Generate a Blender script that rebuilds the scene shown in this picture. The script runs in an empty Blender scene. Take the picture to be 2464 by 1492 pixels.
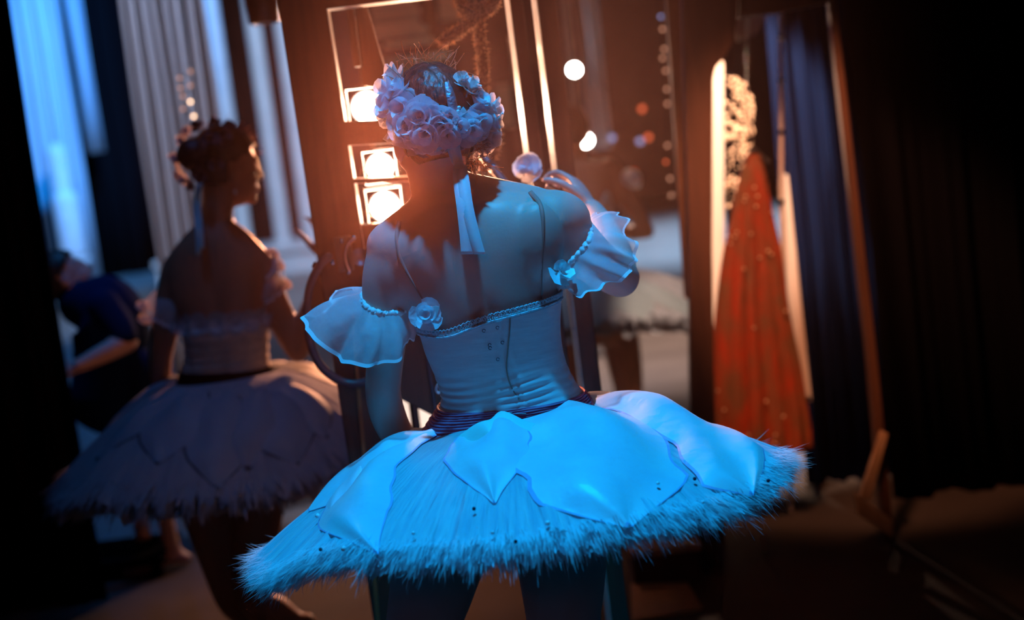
import bpy, bmesh, math, random
import numpy as np
from mathutils import Vector, Matrix

# ------------------------------------------------------------------ camera, world, key lights, exposure
sc = bpy.context.scene
C = sc.collection
IW, IH, LENS = 2464.0, 1492.0, 50.0
F = IW * LENS / 36.0
CAM = np.array([0.0, 0.0, 1.52])
PITCH, ROLL = math.radians(7.23), math.radians(6.9)
FWD = np.array([0, math.cos(PITCH), -math.sin(PITCH)])
RT0 = np.array([1.0, 0, 0])
UP0 = np.array([0, math.sin(PITCH), math.cos(PITCH)])
CR = math.cos(ROLL) * RT0 - math.sin(ROLL) * UP0
CU = math.sin(ROLL) * RT0 + math.cos(ROLL) * UP0
cd = bpy.data.cameras.new('camera')
cam = bpy.data.objects.new('camera', cd)
C.objects.link(cam)
cd.lens = LENS
cd.sensor_width = 36.0
cam.matrix_world = Matrix(((CR[0], CU[0], -FWD[0], CAM[0]), (CR[1], CU[1], -FWD[1], CAM[1]),
                           (CR[2], CU[2], -FWD[2], CAM[2]), (0, 0, 0, 1)))
cd.dof.use_dof = True
cd.dof.focus_distance = 2.50
cd.dof.aperture_fstop = 1.9
cd.dof.aperture_blades = 0
cd.clip_start = 0.05
sc.camera = cam
sc.view_settings.view_transform = 'Standard'
sc.view_settings.look = 'None'
sc.view_settings.gamma = 1.0
sc.view_settings.use_curve_mapping = False
sc.view_settings.exposure = 0.0
sc.cycles.use_denoising = True
sc.cycles.max_bounces = 5
sc.cycles.diffuse_bounces = 3
sc.cycles.glossy_bounces = 2
sc.cycles.use_adaptive_sampling = True
sc.cycles.adaptive_threshold = 0.035
sc.cycles.volume_step_rate = 2.5
sc.cycles.volume_max_steps = 64
sc.cycles.volume_bounces = 0
sc.cycles.transparent_max_bounces = 10
sc.cycles.sample_clamp_indirect = 4.0
sc.cycles.caustics_reflective = False
sc.cycles.caustics_refractive = False

w = bpy.data.worlds.new('stage_air')
sc.world = w
w.use_nodes = True
nt = w.node_tree
nt.nodes.clear()
wo = nt.nodes.new('ShaderNodeOutputWorld')
bg = nt.nodes.new('ShaderNodeBackground')
bg.inputs['Color'].default_value = (0.02, 0.03, 0.06, 1)
bg.inputs['Strength'].default_value = 0.02
nt.links.new(bg.outputs[0], wo.inputs['Surface'])

def ray(x, y):
    dx, dy = x - IW / 2, y - IH / 2
    return FWD + CR * (dx / F) - CU * (dy / F)


def PY(x, y, Y):
    d = ray(x, y)
    return CAM + d * (Y / d[1])


def PZ(x, y, Z=0.0):
    d = ray(x, y)
    return CAM + d * ((Z - CAM[2]) / d[2])


def proj(p):
    q = np.asarray(p, float) - CAM
    z = q @ FWD
    return np.stack([IW / 2 + F * (q @ CR) / z, IH / 2 - F * (q @ CU) / z], -1)


def aim(o, loc, tgt):
    o.location = Vector(loc)
    o.rotation_euler = (Vector(tgt) - Vector(loc)).to_track_quat('-Z', 'Y').to_euler()


def spot(name, loc, tgt, power, color, angle, blend=0.5, size=0.1):
    l = bpy.data.lights.new(name, 'SPOT')
    l.energy = power
    l.color = color
    l.spot_size = math.radians(angle)
    l.spot_blend = blend
    l.shadow_soft_size = size
    o = bpy.data.objects.new(name, l)
    C.objects.link(o)
    aim(o, loc, tgt)
    return o


BLUE = (0.003, 0.42, 1.0)
WARM = (1.0, 0.36, 0.17)
# blue follow spot hung almost straight above the wing
spot('blue_wing_spot', (-0.02, 2.02, 5.4), (0.02, 2.38, 0.92), 1200, BLUE, 25, 0.45, 0.10)
# blue wash on the far left legs
spot('blue_stage_wash', (-3.0, 15.0, 6.5), (-8.6, 21.0, 2.0), 5500, (0.0, 0.30, 1.0), 70, 0.6, 0.4)
# cool white wash down the opposite wing
spot('cool_stage_wash', (-1.0, 10.0, 6.5), (-4.0, 19.0, 0.5), 4200, (0.45, 0.66, 1.0), 60, 0.6, 0.4)
spot('gauze_side_light', (-2.5, 5.2, 4.2), (-1.45, 6.0, 2.3), 700, (0.6, 0.70, 1.0), 40, 0.8, 0.2)
# cool top light on the stage floor behind the tower, warm pool in front of it
spot('cool_floor_wash', (3.2, 15.5, 6.5), (3.0, 16.5, 0.0), 8500, (0.40, 0.66, 1.0), 70, 0.8, 0.3)
spot('warm_floor_wash', (1.5, 8.8, 6.5), (1.2, 9.6, 0.0), 3300, (1.0, 0.66, 0.52), 44, 0.8, 0.3)
spot('blue_tutu_fill', (-1.1, 3.3, 4.8), (-0.95, 4.0, 0.8), 60, (0.06, 0.30, 1.0), 22, 0.8, 0.2)  # added blue fill for the shadowed dancer's tutu
spot('warm_costume_light', (0.62, 3.45, 2.15), (1.10, 4.8, 0.98), 160, WARM, 40, 0.5, 0.1)
# warm light from across the stage (rims on the dancers)
spot('warm_cross_light', (-0.15, 7.4, 1.72), (-1.0, 4.2, 1.1), 800, WARM, 34, 0.5, 0.12)
spot('warm_floor_special', (0.6, 6.4, 4.8), (-0.45, 7.8, 0.0), 9000, (1.0, 0.80, 0.68), 20, 0.5, 0.1)
spot('warm_side_spill', (-0.55, 6.6, 3.0), (-0.66, 4.9, 0.0), 300, WARM, 34, 0.9, 0.2)
spot('warm_fill_light', (-0.7, -1.2, 2.6), (-0.02, 2.7, 1.02), 15, (1.0, 0.30, 0.16), 19, 0.9, 0.5)  # added fill from behind the camera, warms her back like flare
spot('tower_back_light', PY(1060, 300, 3.62), PY(1215, 40, 3.2), 34, (1.0, 0.56, 0.36), 100, 0.5, 0.03)  # added unseen lamp, puts bright rims on rope, posts and hair
spot('rope_back_light', PY(1240, 130, 3.62), PY(1140, -40, 3.17), 14, (1.0, 0.50, 0.30), 90, 0.5, 0.02)  # second added lamp without a fixture, rims the rope's other side
spot('blue_left_backlight', (-1.45, 5.15, 4.3), (-1.52, 5.35, 0.7), 150, (0.03, 0.30, 1.0), 15, 0.6, 0.15)
spot('warm_right_light', (0.6, 7.5, 3.4), (1.25, 4.8, 1.45), 60, WARM, 26, 0.7, 0.15)

# ------------------------------------------------------------------ helpers
def rng(seed):
    return np.random.default_rng(seed)


def tag(o, label=None, cat=None, group=None, kind=None):
    if label: o['label'] = label
    if cat: o['category'] = cat
    if group: o['group'] = group
    if kind: o['kind'] = kind
    return o


def thing(name, loc, label, cat, group=None):
    o = bpy.data.objects.new(name, None)
    o.empty_display_size = 0.1
    o.location = Vector([float(a) for a in loc])
    C.objects.link(o)
    return tag(o, label, cat, group)


def wloc(o):
    m = Matrix.Translation(o.location)
    return m


def adopt(o, parent):
    """parent while keeping world coordinates (only translations are used on empties)."""
    if parent is None:
        return
    o.parent = parent

    def world_t(p):
        return p.location.copy() if p.parent is None else world_t(p.parent) + p.matrix_parent_inverse.translation + p.location
    o.matrix_parent_inverse = Matrix.Translation(-world_t(parent))


def mk(name, V, Fc, mat, parent=None, smooth=True, uv=None, mats=None, mi=None):
    me = bpy.data.meshes.new(name)
    V = np.asarray(V, float)
    me.from_pydata([tuple(v) for v in V], [], [tuple(int(i) for i in f) for f in Fc])
    if uv is not None:
        l = me.uv_layers.new(name='UVMap')
        idx = np.empty(len(me.loops), dtype=np.int32)
        me.loops.foreach_get('vertex_index', idx)
        l.data.foreach_set('uv', np.asarray(uv, np.float32)[idx].ravel())
    for m in (mats or [mat]):
        me.materials.append(m)
    if mi is not None:
        me.polygons.foreach_set('material_index', np.asarray(mi, np.int32))
    me.polygons.foreach_set('use_smooth', [smooth] * len(me.polygons))
    me.update()
    o = bpy.data.objects.new(name, me)
    C.objects.link(o)
    adopt(o, parent)
    return o


def gridfaces(nu, nv, cu=False, cv=False, off=0):
    fs = []
    for i in range(nu if cu else nu - 1):
        for j in range(nv if cv else nv - 1):
            a = i * nv + j
            b = ((i + 1) % nu) * nv + j
            c = ((i + 1) % nu) * nv + (j + 1) % nv
            d = i * nv + (j + 1) % nv
            fs.append((off + a, off + b, off + c, off + d))
    return fs


def catmull(P, n):
    P = np.asarray(P, float)
    k = len(P)
    out = []
    for i in range(k - 1):
        p0 = P[i - 1] if i > 0 else 2 * P[0] - P[1]
        p1, p2 = P[i], P[i + 1]
        p3 = P[i + 2] if i + 2 < k else 2 * P[-1] - P[-2]
        for t in np.arange(n) / n:
            out.append(0.5 * ((2 * p1) + (-p0 + p2) * t + (2 * p0 - 5 * p1 + 4 * p2 - p3) * t * t + (-p0 + 3 * p1 - 3 * p2 + p3) * t ** 3))
    out.append(P[-1])
    return np.array(out)


def unit(v):
    v = np.asarray(v, float)
    return v / (np.linalg.norm(v) + 1e-12)


def frames(P):
    P = np.asarray(P, float)
    T = np.gradient(P, axis=0)
    T /= np.linalg.norm(T, axis=1)[:, None] + 1e-12
    ref = np.array([0, 0, 1.0]) if abs(T[0][2]) < 0.9 else np.array([1.0, 0, 0])
    A = [unit(np.cross(T[0], ref))]
    for i in range(1, len(P)):
        a = A[-1] - T[i] * (A[-1] @ T[i])
        A.append(unit(a))
    A = np.array(A)
    B = np.cross(T, A)
    return T, A, B


def tube(P, R, ns=10, sub=4, round_caps=False):
    """closed tube; P points, R radii (scalar or list)."""
    P = np.asarray(P, float)
    R = np.full(len(P), R, float) if np.isscalar(R) else np.asarray(R, float)
    if sub > 1:
        PR = catmull(np.column_stack([P, R]), sub)
        P, R = PR[:, :3], np.maximum(PR[:, 3], 1e-4)
    if round_caps:
        t0, t1 = unit(P[0] - P[1]), unit(P[-1] - P[-2])
        a = np.array([0.45, 0.8, 0.97])
        s = np.sqrt(1 - a ** 2)
        P = np.vstack([[P[0] + t0 * R[0] * q for q in a[::-1]], P, [P[-1] + t1 * R[-1] * q for q in a]])
        R = np.concatenate([R[0] * s[::-1], R, R[-1] * s])
    T, A, B = frames(P)
    th = np.linspace(0, 2 * math.pi, ns, endpoint=False)
    V = P[:, None, :] + R[:, None, None] * (np.cos(th)[None, :, None] * A[:, None, :] + np.sin(th)[None, :, None] * B[:, None, :])
    n = len(P)
    fs = gridfaces(n, ns, False, True)
    fs = [f[::-1] for f in fs]
    fs.append(tuple(range(ns)))
    fs.append(tuple(range((n - 1) * ns, n * ns))[::-1])
    return V.reshape(-1, 3), fs


def ellipsoid(c, r, axes=None, nu=14, nv=20):
    c = np.asarray(c, float)
    ax = np.eye(3) if axes is None else np.asarray(axes, float)
    u = np.linspace(0, math.pi, nu)[1:-1]
    v = np.linspace(0, 2 * math.pi, nv, endpoint=False)
    L = [[0, 0, 1.0]]
    for a in u:
        for b in v:
            L.append([math.sin(a) * math.cos(b), math.sin(a) * math.sin(b), math.cos(a)])
    L.append([0, 0, -1.0])
    L = np.array(L) * np.asarray(r, float)
    V = c + L @ ax
    fs = []
    m = len(u)
    for j in range(nv):
        fs.append((0, 1 + j, 1 + (j + 1) % nv))
        fs.append((len(L) - 1, 1 + (m - 1) * nv + (j + 1) % nv, 1 + (m - 1) * nv + j))
    for i in range(m - 1):
        for j in range(nv):
            fs.append((1 + i * nv + j, 1 + (i + 1) * nv + j, 1 + (i + 1) * nv + (j + 1) % nv, 1 + i * nv + (j + 1) % nv))
    return V, fs


def box(c, half, axes=None):
    ax = np.eye(3) if axes is None else np.asarray(axes, float)
    s = np.array([[x, y, z] for x in (-1, 1) for y in (-1, 1) for z in (-1, 1)], float) * np.asarray(half, float)
    V = np.asarray(c, float) + s @ ax
    return V, [(0, 1, 3, 2), (4, 6, 7, 5), (0, 4, 5, 1), (2, 3, 7, 6), (0, 2, 6, 4), (1, 5, 7, 3)]


def hexa(bot, top):
    """prism between two matching rings of points."""
    n = len(bot)
    V = np.vstack([bot, top])
    fs = [tuple(range(n))[::-1], tuple(range(n, 2 * n))]
    fs += [(i, (i + 1) % n, n + (i + 1) % n, n + i) for i in range(n)]
    return V, fs


def join(parts):
    V, Fc, o = [], [], 0
    for v, f in parts:
        V.append(np.asarray(v, float))
        Fc += [tuple(i + o for i in q) for q in f]
        o += len(v)
    return np.vstack(V), Fc


def bevelled(o, wdt=0.004, seg=2):
    m = o.modifiers.new('edge', 'BEVEL')
    m.width = wdt
    m.segments = seg
    m.limit_method = 'ANGLE'
    return o


def remeshed(name, parts, mat, parent, voxel, iters=6, fac=0.5):
    V, Fc = join(parts)
    o = mk(name, V, Fc, mat, None)
    r = o.modifiers.new('r', 'REMESH')
    r.mode = 'VOXEL'
    r.voxel_size = voxel
    s = o.modifiers.new('s', 'SMOOTH')
    s.factor = fac
    s.iterations = iters
    dg = bpy.context.evaluated_depsgraph_get()
    me = bpy.data.meshes.new_from_object(o.evaluated_get(dg))
    old = o.data
    o.modifiers.clear()
    o.data = me
    bpy.data.meshes.remove(old)
    me.name = name
    me.polygons.foreach_set('use_smooth', [True] * len(me.polygons))
    me.update()
    adopt(o, parent)
    return o


def noise1(n, k, seed, closed=True):
    """smooth periodic noise with about k bumps around n samples."""
    r = rng(seed)
    t = np.arange(n) / n * 2 * math.pi
    out = np.zeros(n)
    for f in range(max(1, k // 3), k + 1):
        out += r.normal() * np.sin(f * t + r.uniform(0, 6.28))
    return out / (np.abs(out).max() + 1e-9)


# ------------------------------------------------------------------ materials
def mat(name, col, rough=0.6, metal=0.0, col2=None, scale=20.0, bump=0.0, bscale=None, stretch=(1, 1, 1), spec=0.4, coords='Object', trans=0.0, alpha=1.0, sheen=0.0, emit=None, estr=0.0):
    m = bpy.data.materials.new(name)
    m.use_nodes = True
    n = m.node_tree
    b = n.nodes['Principled BSDF']
    out = n.nodes['Material Output']
    b.inputs['Base Color'].default_value = (*col, 1)
    b.inputs['Roughness'].default_value = rough
    b.inputs['Metallic'].default_value = metal
    b.inputs['Specular IOR Level'].default_value = spec
    if sheen:
        b.inputs['Sheen Weight'].default_value = sheen
    if emit is not None:
        b.inputs['Emission Color'].default_value = (*emit, 1)
        b.inputs['Emission Strength'].default_value = estr
    if col2 is not None or bump:
        tc = n.nodes.new('ShaderNodeTexCoord')
        mp = n.nodes.new('ShaderNodeMapping')
        mp.inputs['Scale'].default_value = stretch
        n.links.new(tc.outputs[coords], mp.inputs[0])
        if col2 is not None:
            t = n.nodes.new('ShaderNodeTexNoise')
            t.inputs['Scale'].default_value = scale
            t.inputs['Detail'].default_value = 5
            n.links.new(mp.outputs[0], t.inputs['Vector'])
            rp = n.nodes.new('ShaderNodeValToRGB')
            rp.color_ramp.elements[0].position = 0.32
            rp.color_ramp.elements[1].position = 0.68
            rp.color_ramp.elements[0].color = (*col, 1)
            rp.color_ramp.elements[1].color = (*col2, 1)
            n.links.new(t.outputs['Fac'], rp.inputs[0])
            n.links.new(rp.outputs[0], b.inputs['Base Color'])
        if bump:
            t2 = n.nodes.new('ShaderNodeTexNoise')
            t2.inputs['Scale'].default_value = bscale or scale
            t2.inputs['Detail'].default_value = 4
            n.links.new(mp.outputs[0], t2.inputs['Vector'])
            bp = n.nodes.new('ShaderNodeBump')
            bp.inputs['Strength'].default_value = bump
            bp.inputs['Distance'].default_value = 0.01
            n.links.new(t2.outputs['Fac'], bp.inputs['Height'])
            n.links.new(bp.outputs[0], b.inputs['Normal'])
    last = b.outputs[0]
    if trans:
        tr = n.nodes.new('ShaderNodeBsdfTranslucent')
        tr.inputs['Color'].default_value = (*[min(1, c * 1.05) for c in col], 1)
        mx = n.nodes.new('ShaderNodeMixShader')
        mx.inputs[0].default_value = trans
        n.links.new(last, mx.inputs[1])
        n.links.new(tr.outputs[0], mx.inputs[2])
        last = mx.outputs[0]
    if alpha < 1:
        tp = n.nodes.new('ShaderNodeBsdfTransparent')
        mx = n.nodes.new('ShaderNodeMixShader')
        mx.inputs[0].default_value = alpha
        n.links.new(tp.outputs[0], mx.inputs[1])
        n.links.new(last, mx.inputs[2])
        last = mx.outputs[0]
    n.links.new(last, out.inputs['Surface'])
    return m


def glow(name, col, s):
    m = bpy.data.materials.new(name)
    m.use_nodes = True
    n = m.node_tree
    n.nodes.clear()
    e = n.nodes.new('ShaderNodeEmission')
    e.inputs[0].default_value = (*col, 1)
    e.inputs[1].default_value = s
    o = n.nodes.new('ShaderNodeOutputMaterial')
    n.links.new(e.outputs[0], o.inputs[0])
    return m


M = {}
M['skin'] = mat('skin', (0.52, 0.35, 0.31), 0.45, col2=(0.58, 0.39, 0.34), scale=9, bump=0.04, bscale=160)
M['skin_tan'] = mat('skin_tan', (0.42, 0.20, 0.12), 0.45, col2=(0.47, 0.23, 0.14), scale=9)
M['tights'] = mat('tights', (0.56, 0.40, 0.38), 0.7, col2=(0.60, 0.44, 0.41), scale=14, sheen=0.2)
M['hair'] = mat('hair', (0.018, 0.008, 0.006), 0.42, col2=(0.035, 0.016, 0.011), scale=14, bump=0.6, bscale=60, stretch=(1, 1, 0.15))
M['strand'] = mat('hair_strand', (0.62, 0.30, 0.15), 0.4, trans=0.4)  # far brighter than the hair, colouring in the glow of backlit strands
M['tulle'] = mat('tulle', (0.80, 0.90, 0.95), 0.75, col2=(0.52, 0.66, 0.80), scale=4.0, bump=0.9, bscale=5.0, stretch=(75, 1.0, 1), coords='UV', trans=0.38)
M['tulle_low'] = mat('tulle_low', (0.74, 0.84, 0.92), 0.8, trans=0.5, alpha=.7)
M['tulle_tip'] = mat('tulle_tip', (0.80, 0.90, 0.95), 0.8, trans=0.5, alpha=.8)
M['petal'] = mat('petal_silk', (0.62, 0.78, 0.92), 0.36, col2=(0.86, 0.94, 0.97), scale=9, bump=0.6, bscale=12, trans=0.18, sheen=0.3)
M['petal_mint'] = mat('petal_mint', (0.50, 0.92, 0.88), 0.45, bump=0.35, bscale=14, trans=0.2)
M['hem'] = mat('petal_hem', (0.55, 0.52, 0.84), 0.5, bump=0.3, bscale=60, trans=0.15)
M['organza'] = mat('organza', (0.86, 0.90, 0.96), 0.5, col2=(0.78, 0.84, 0.92), scale=120, bump=0.5, bscale=26, trans=0.15, alpha=0.40)
M['organza_edge'] = mat('organza_edge', (0.88, 0.92, 0.97), 0.6, trans=0.1, alpha=.85)
M['satin'] = mat('satin_bodice', (0.60, 0.58, 0.62), 0.48, col2=(0.66, 0.63, 0.66), scale=30, bump=0.25, bscale=9, stretch=(1, 1, 5))
M['lace'] = mat('lace_trim', (0.62, 0.68, 0.76), 0.7, bump=0.8, bscale=180)
M['sash'] = mat('burgundy_sash', (0.46, 0.09, 0.20), 0.6, col2=(0.58, 0.15, 0.28), scale=40, stretch=(1, 1, 6))
M['ribbon'] = mat('satin_ribbon', (0.50, 0.86, 0.90), 0.35, bump=0.1, bscale=30, trans=0.1)
M['strap'] = mat('strap', (0.34, 0.19, 0.16), 0.6)
M['flower'] = mat('flower_cloth', (0.84, 0.86, 0.92), 0.7, col2=(0.74, 0.78, 0.88), scale=60, bump=0.4, bscale=70, trans=0.25)
M['flower_pink'] = mat('flower_pink', (0.86, 0.74, 0.74), 0.7, bump=0.4, bscale=70, trans=0.3)
M['flower_dim'] = mat('flower_shaded', (0.16, 0.09, 0.09), 0.8, bump=0.4, bscale=70)  # darkened copy for camera-side flowers, shade put into the colour
M['gem'] = mat('gem', (0.75, 0.9, 0.95), 0.12, spec=0.8)
M['gem_dark'] = mat('gem_dark', (0.02, 0.02, 0.05), 0.2)
M['silver'] = mat('silver_leaf', (0.30, 0.33, 0.40), 0.38, metal=0.7, bump=0.6, bscale=120)
M['dark_wood'] = mat('dark_stained_wood', (0.045, 0.022, 0.016), 0.55, col2=(0.075, 0.034, 0.022), scale=6, bump=0.15, bscale=10, stretch=(8, 8, 0.6))
M['lit_edge'] = mat('backlit_edge', (0.85, 0.78, 0.70), 0.4, col2=(0.65, 0.55, 0.46), scale=30)  # pale colour put on tower edges to look caught by the backlight
M['wood'] = mat('timber', (0.30, 0.13, 0.05), 0.6, col2=(0.20, 0.08, 0.03), scale=7, bump=0.2, bscale=12, stretch=(8, 8, 0.7))
M['frame_wood'] = mat('frame_wood', (0.10, 0.038, 0.018), 0.6, col2=(0.065, 0.025, 0.012), scale=7, stretch=(8, 8, 0.7))
M['wood_pale'] = mat('pale_timber', (0.52, 0.32, 0.18), 0.6, col2=(0.42, 0.25, 0.13), scale=7, stretch=(6, 6, 0.7))
M['rope'] = mat('hemp_rope', (0.14, 0.08, 0.055), 0.9, col2=(0.09, 0.05, 0.035), scale=160, bump=0.8, bscale=220)
M['fibre'] = mat('hemp_fibre', (0.85, 0.55, 0.36), 0.7, trans=0.55)  # bright against the darkened rope core, colouring in a backlit rim
M['rubber'] = mat('black_rubber', (0.03, 0.035, 0.05), 0.42, spec=0.5)
M['metal'] = mat('dark_metal', (0.10, 0.10, 0.11), 0.4, metal=0.7, bump=0.1, bscale=40)
M['chrome'] = mat('bright_metal', (0.6, 0.62, 0.66), 0.25, metal=1.0)
M['black'] = mat('black_serge', (0.004, 0.004, 0.0055), 0.95, bump=0.2, bscale=30, spec=0.03)
M['navy'] = mat('navy_velvet', (0.004, 0.014, 0.060), 0.9, bump=0.2, bscale=30, spec=0.05)
M['drape_blue'] = mat('pale_leg_drape', (0.50, 0.58, 0.68), 0.8, col2=(0.42, 0.5, 0.6), scale=3, stretch=(9, 9, 0.4))
M['column'] = mat('plaster_column', (0.62, 0.63, 0.66), 0.7, col2=(0.52, 0.54, 0.58), scale=3)
M['gauze'] = mat('gauze', (0.52, 0.53, 0.57), 0.85, col2=(0.40, 0.43, 0.50), scale=5, stretch=(26, 26, 0.5), trans=0.45)
M['floor'] = mat('stage_floor', (0.20, 0.18, 0.17), 0.42, col2=(0.14, 0.125, 0.12), scale=2.2, bump=0.1, bscale=18)
M['wall'] = mat('brick_dark', (0.05, 0.03, 0.025), 0.9, col2=(0.035, 0.02, 0.016), scale=2)
M['gown'] = mat('red_brocade', (0.50, 0.055, 0.012), 0.5, col2=(0.20, 0.11, 0.05), scale=16, bump=0.7, bscale=40, stretch=(1, 1, 0.45), trans=0.15)
M['sequin'] = mat('gold_sequin', (0.9, 0.62, 0.42), 0.35, spec=0.8)
M['cream'] = mat('cream_cloth', (0.72, 0.60, 0.52), 0.8)
M['shoe_blue'] = mat('shoe', (0.3, 0.4, 0.55), 0.4)
M['white_cloth'] = mat('white_cloth', (0.70, 0.72, 0.76), 0.8, bump=0.2, bscale=20)
M['lens_warm'] = glow('lamp_lens', (1.0, 0.62, 0.42), 55)
M['lens_white'] = glow('far_lamp_lens', (1.0, 0.90, 0.80), 45)
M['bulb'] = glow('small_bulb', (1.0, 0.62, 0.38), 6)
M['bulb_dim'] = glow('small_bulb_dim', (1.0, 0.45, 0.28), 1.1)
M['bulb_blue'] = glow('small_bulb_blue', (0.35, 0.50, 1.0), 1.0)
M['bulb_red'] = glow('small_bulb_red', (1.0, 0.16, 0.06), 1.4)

# ------------------------------------------------------------------ figures
class Torso:
    def __init__(self, st, Y0, n=2.3):
        """st rows: Lx, Ly, Rx, Ry, half thickness (m), dy (m)"""
        rows = []
        for lx, ly, rx, ry, th, dy in st:
            a, b = PY(lx, ly, Y0 + dy), PY(rx, ry, Y0 + dy)
            rows.append(np.concatenate([(a + b) / 2, (b - a) / 2, [th]]))
        self.k = len(rows)
        self.R = np.array(rows)
        self.n = n

    def row(self, t):
        t = np.clip(t, 0, self.k - 1.0001)
        i = int(t)
        f = t - i
        P = self.R
        p1, p2 = P[i], P[i + 1]
        p0 = P[i - 1] if i > 0 else 2 * P[0] - P[1]
        p3 = P[i + 2] if i + 2 < self.k else 2 * P[-1] - P[-2]
        return 0.5 * (2 * p1 + (p2 - p0) * f + (2 * p0 - 5 * p1 + 4 * p2 - p3) * f * f + (-p0 + 3 * p1 - 3 * p2 + p3) * f ** 3)

    def pt(self, t, th, off=0.0, groove=0.0):
        r = self.row(t)
        c, a, d = r[:3], r[3:6], r[6]
        ua = unit(a)
        b = unit(np.array([0, 1.0, 0]) - ua * ua[1])
        cs, sn = math.cos(th), math.sin(th)
        e = 2 / self.n
        x = math.copysign(abs(cs) ** e, cs)
        y = math.copysign(abs(sn) ** e, sn)
        if groove and sn < 0:
            y *= 1 - groove * math.exp(-(x / 0.13) ** 2)
        return c + a * x * (1 + off / (np.linalg.norm(a) + 1e-6)) + b * y * (d + off)

    def loft(self, t0, t1, nt, ns=40, groove=0.0):
        V = [self.pt(t, th, 0, groove) for t in np.linspace(t0, t1, nt) for th in np.linspace(0, 2 * math.pi, ns, endpoint=False)]
        fs = [f[::-1] for f in gridfaces(nt, ns, False, True)]
        fs.append(tuple(range(ns)))
        fs.append(tuple(range((nt - 1) * ns, nt * ns))[::-1])
        return np.array(V), fs


def axes_from(right, up):
    up = unit(up)
    right = unit(np.asarray(right) - up * (up @ np.asarray(right)))
    front = np.cross(up, right)
    return np.array([right, front, up])


def head_parts(c, ax, s=1.0):
    c = np.asarray(c, float)
    E = lambda p, r: ellipsoid(c + (np.array(p) * s) @ ax, np.array(r) * s, ax)
    L = [E((0, -.012, .02), (.074, .095, .095)), E((0, .022, -.045), (.057, .068, .075)), E((0, .068, -.098), (.022, .022, .018)),
         E((0, .098, -.028), (.011, .018, .016)), E((0, .092, -.008), (.008, .012, .03)), E((0, .074, .02), (.05, .018, .012)),
         E((0, .088, -.064), (.022, .009, .006)), E((0, .086, -.075), (.019, .009, .006))]
    for q in (-1, 1):
        L.append(E((q * .03, .074, -.003), (.013, .012, .009)))
        L.append(E((q * .035, .062, -.035), (.022, .02, .02)))
        L.append(E((q * .074, -.008, -.022), (.008, .018, .031)))
    return L


def hand_parts(wrist, d, nrm, side, curl=0.35, s=1.0, spread=0.12):
    """palm with four fingers and a thumb; d = pointing direction, nrm = out of the back of the hand, side +1/-1 = where the thumb is"""
    wrist = np.asarray(wrist, float)
    d = unit(d)
    nrm = unit(np.asarray(nrm) - d * (d @ np.asarray(nrm)))
    x = np.cross(d, nrm) * side
    ax = np.array([x, d, nrm])
    L = [ellipsoid(wrist + d * .045 * s, (.036 * s, .052 * s, .015 * s), ax), ellipsoid(wrist + d * .068 * s, (.038 * s, .026 * s, .013 * s), ax)]
    for i, (off, ln) in enumerate(((.028, .072), (.010, .080), (-.009, .075), (-.027, .060))):
        p = wrist + d * .080 * s + x * off * s
        dd = unit(d + x * spread * (1.5 - i) * 0.6)
        nn = nrm
        pts = [p - dd * .02 * s, p]
        cur = curl * (0.8 + 0.12 * i)
        for q, fr in enumerate((.46, .30, .24)):
            a = cur * (0.7 if q == 0 else 1.0)
            dd, nn = unit(dd * math.cos(a) - nn * math.sin(a)), unit(nn * math.cos(a) + dd * math.sin(a))
            p = p + dd * ln * fr * s
            pts.append(p)
        L.append(tube(pts, [.0085 * s, .0088 * s, .008 * s, .0072 * s, .006 * s], 8, 3, True))
    p = wrist + d * .025 * s + x * .030 * s
    td = unit(d * 0.75 + x * 0.75 - nrm * 0.25)
    q1 = p + td * .038 * s
    td2 = unit(td + d * 0.6 - nrm * curl * 0.8)
    q2 = q1 + td2 * .030 * s
    q3 = q2 + unit(td2 - nrm * curl * 0.6) * .022 * s
    L.append(tube([p - td * .015 * s, p, q1, q2, q3], [.012 * s, .0125 * s, .0105 * s, .009 * s, .007 * s], 8, 3, True))
    return L


def foot_parts(ankle, d, s=1.0):
    ankle = np.asarray(ankle, float)
    d = unit([d[0], d[1], 0])
    z0 = ankle[2]
    P = [ankle - d * .045 * s + np.array([0, 0, .03 - z0]), ankle + np.array([0, 0, .045 - z0]), ankle + d * .08 * s + np.array([0, 0, .034 - z0]),
         ankle + d * .15 * s + np.array([0, 0, .022 - z0]), ankle + d * .19 * s + np.array([0, 0, .017 - z0])]
    return [tube(P, [.026 * s, .036 * s, .034 * s, .028 * s, .016 * s], 12, 4, True), tube([ankle + np.array([0, 0, .03]), ankle + np.array([0, 0, .03 - z0 + .02])], [.034 * s, .034 * s], 12, 1, True)]


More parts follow.
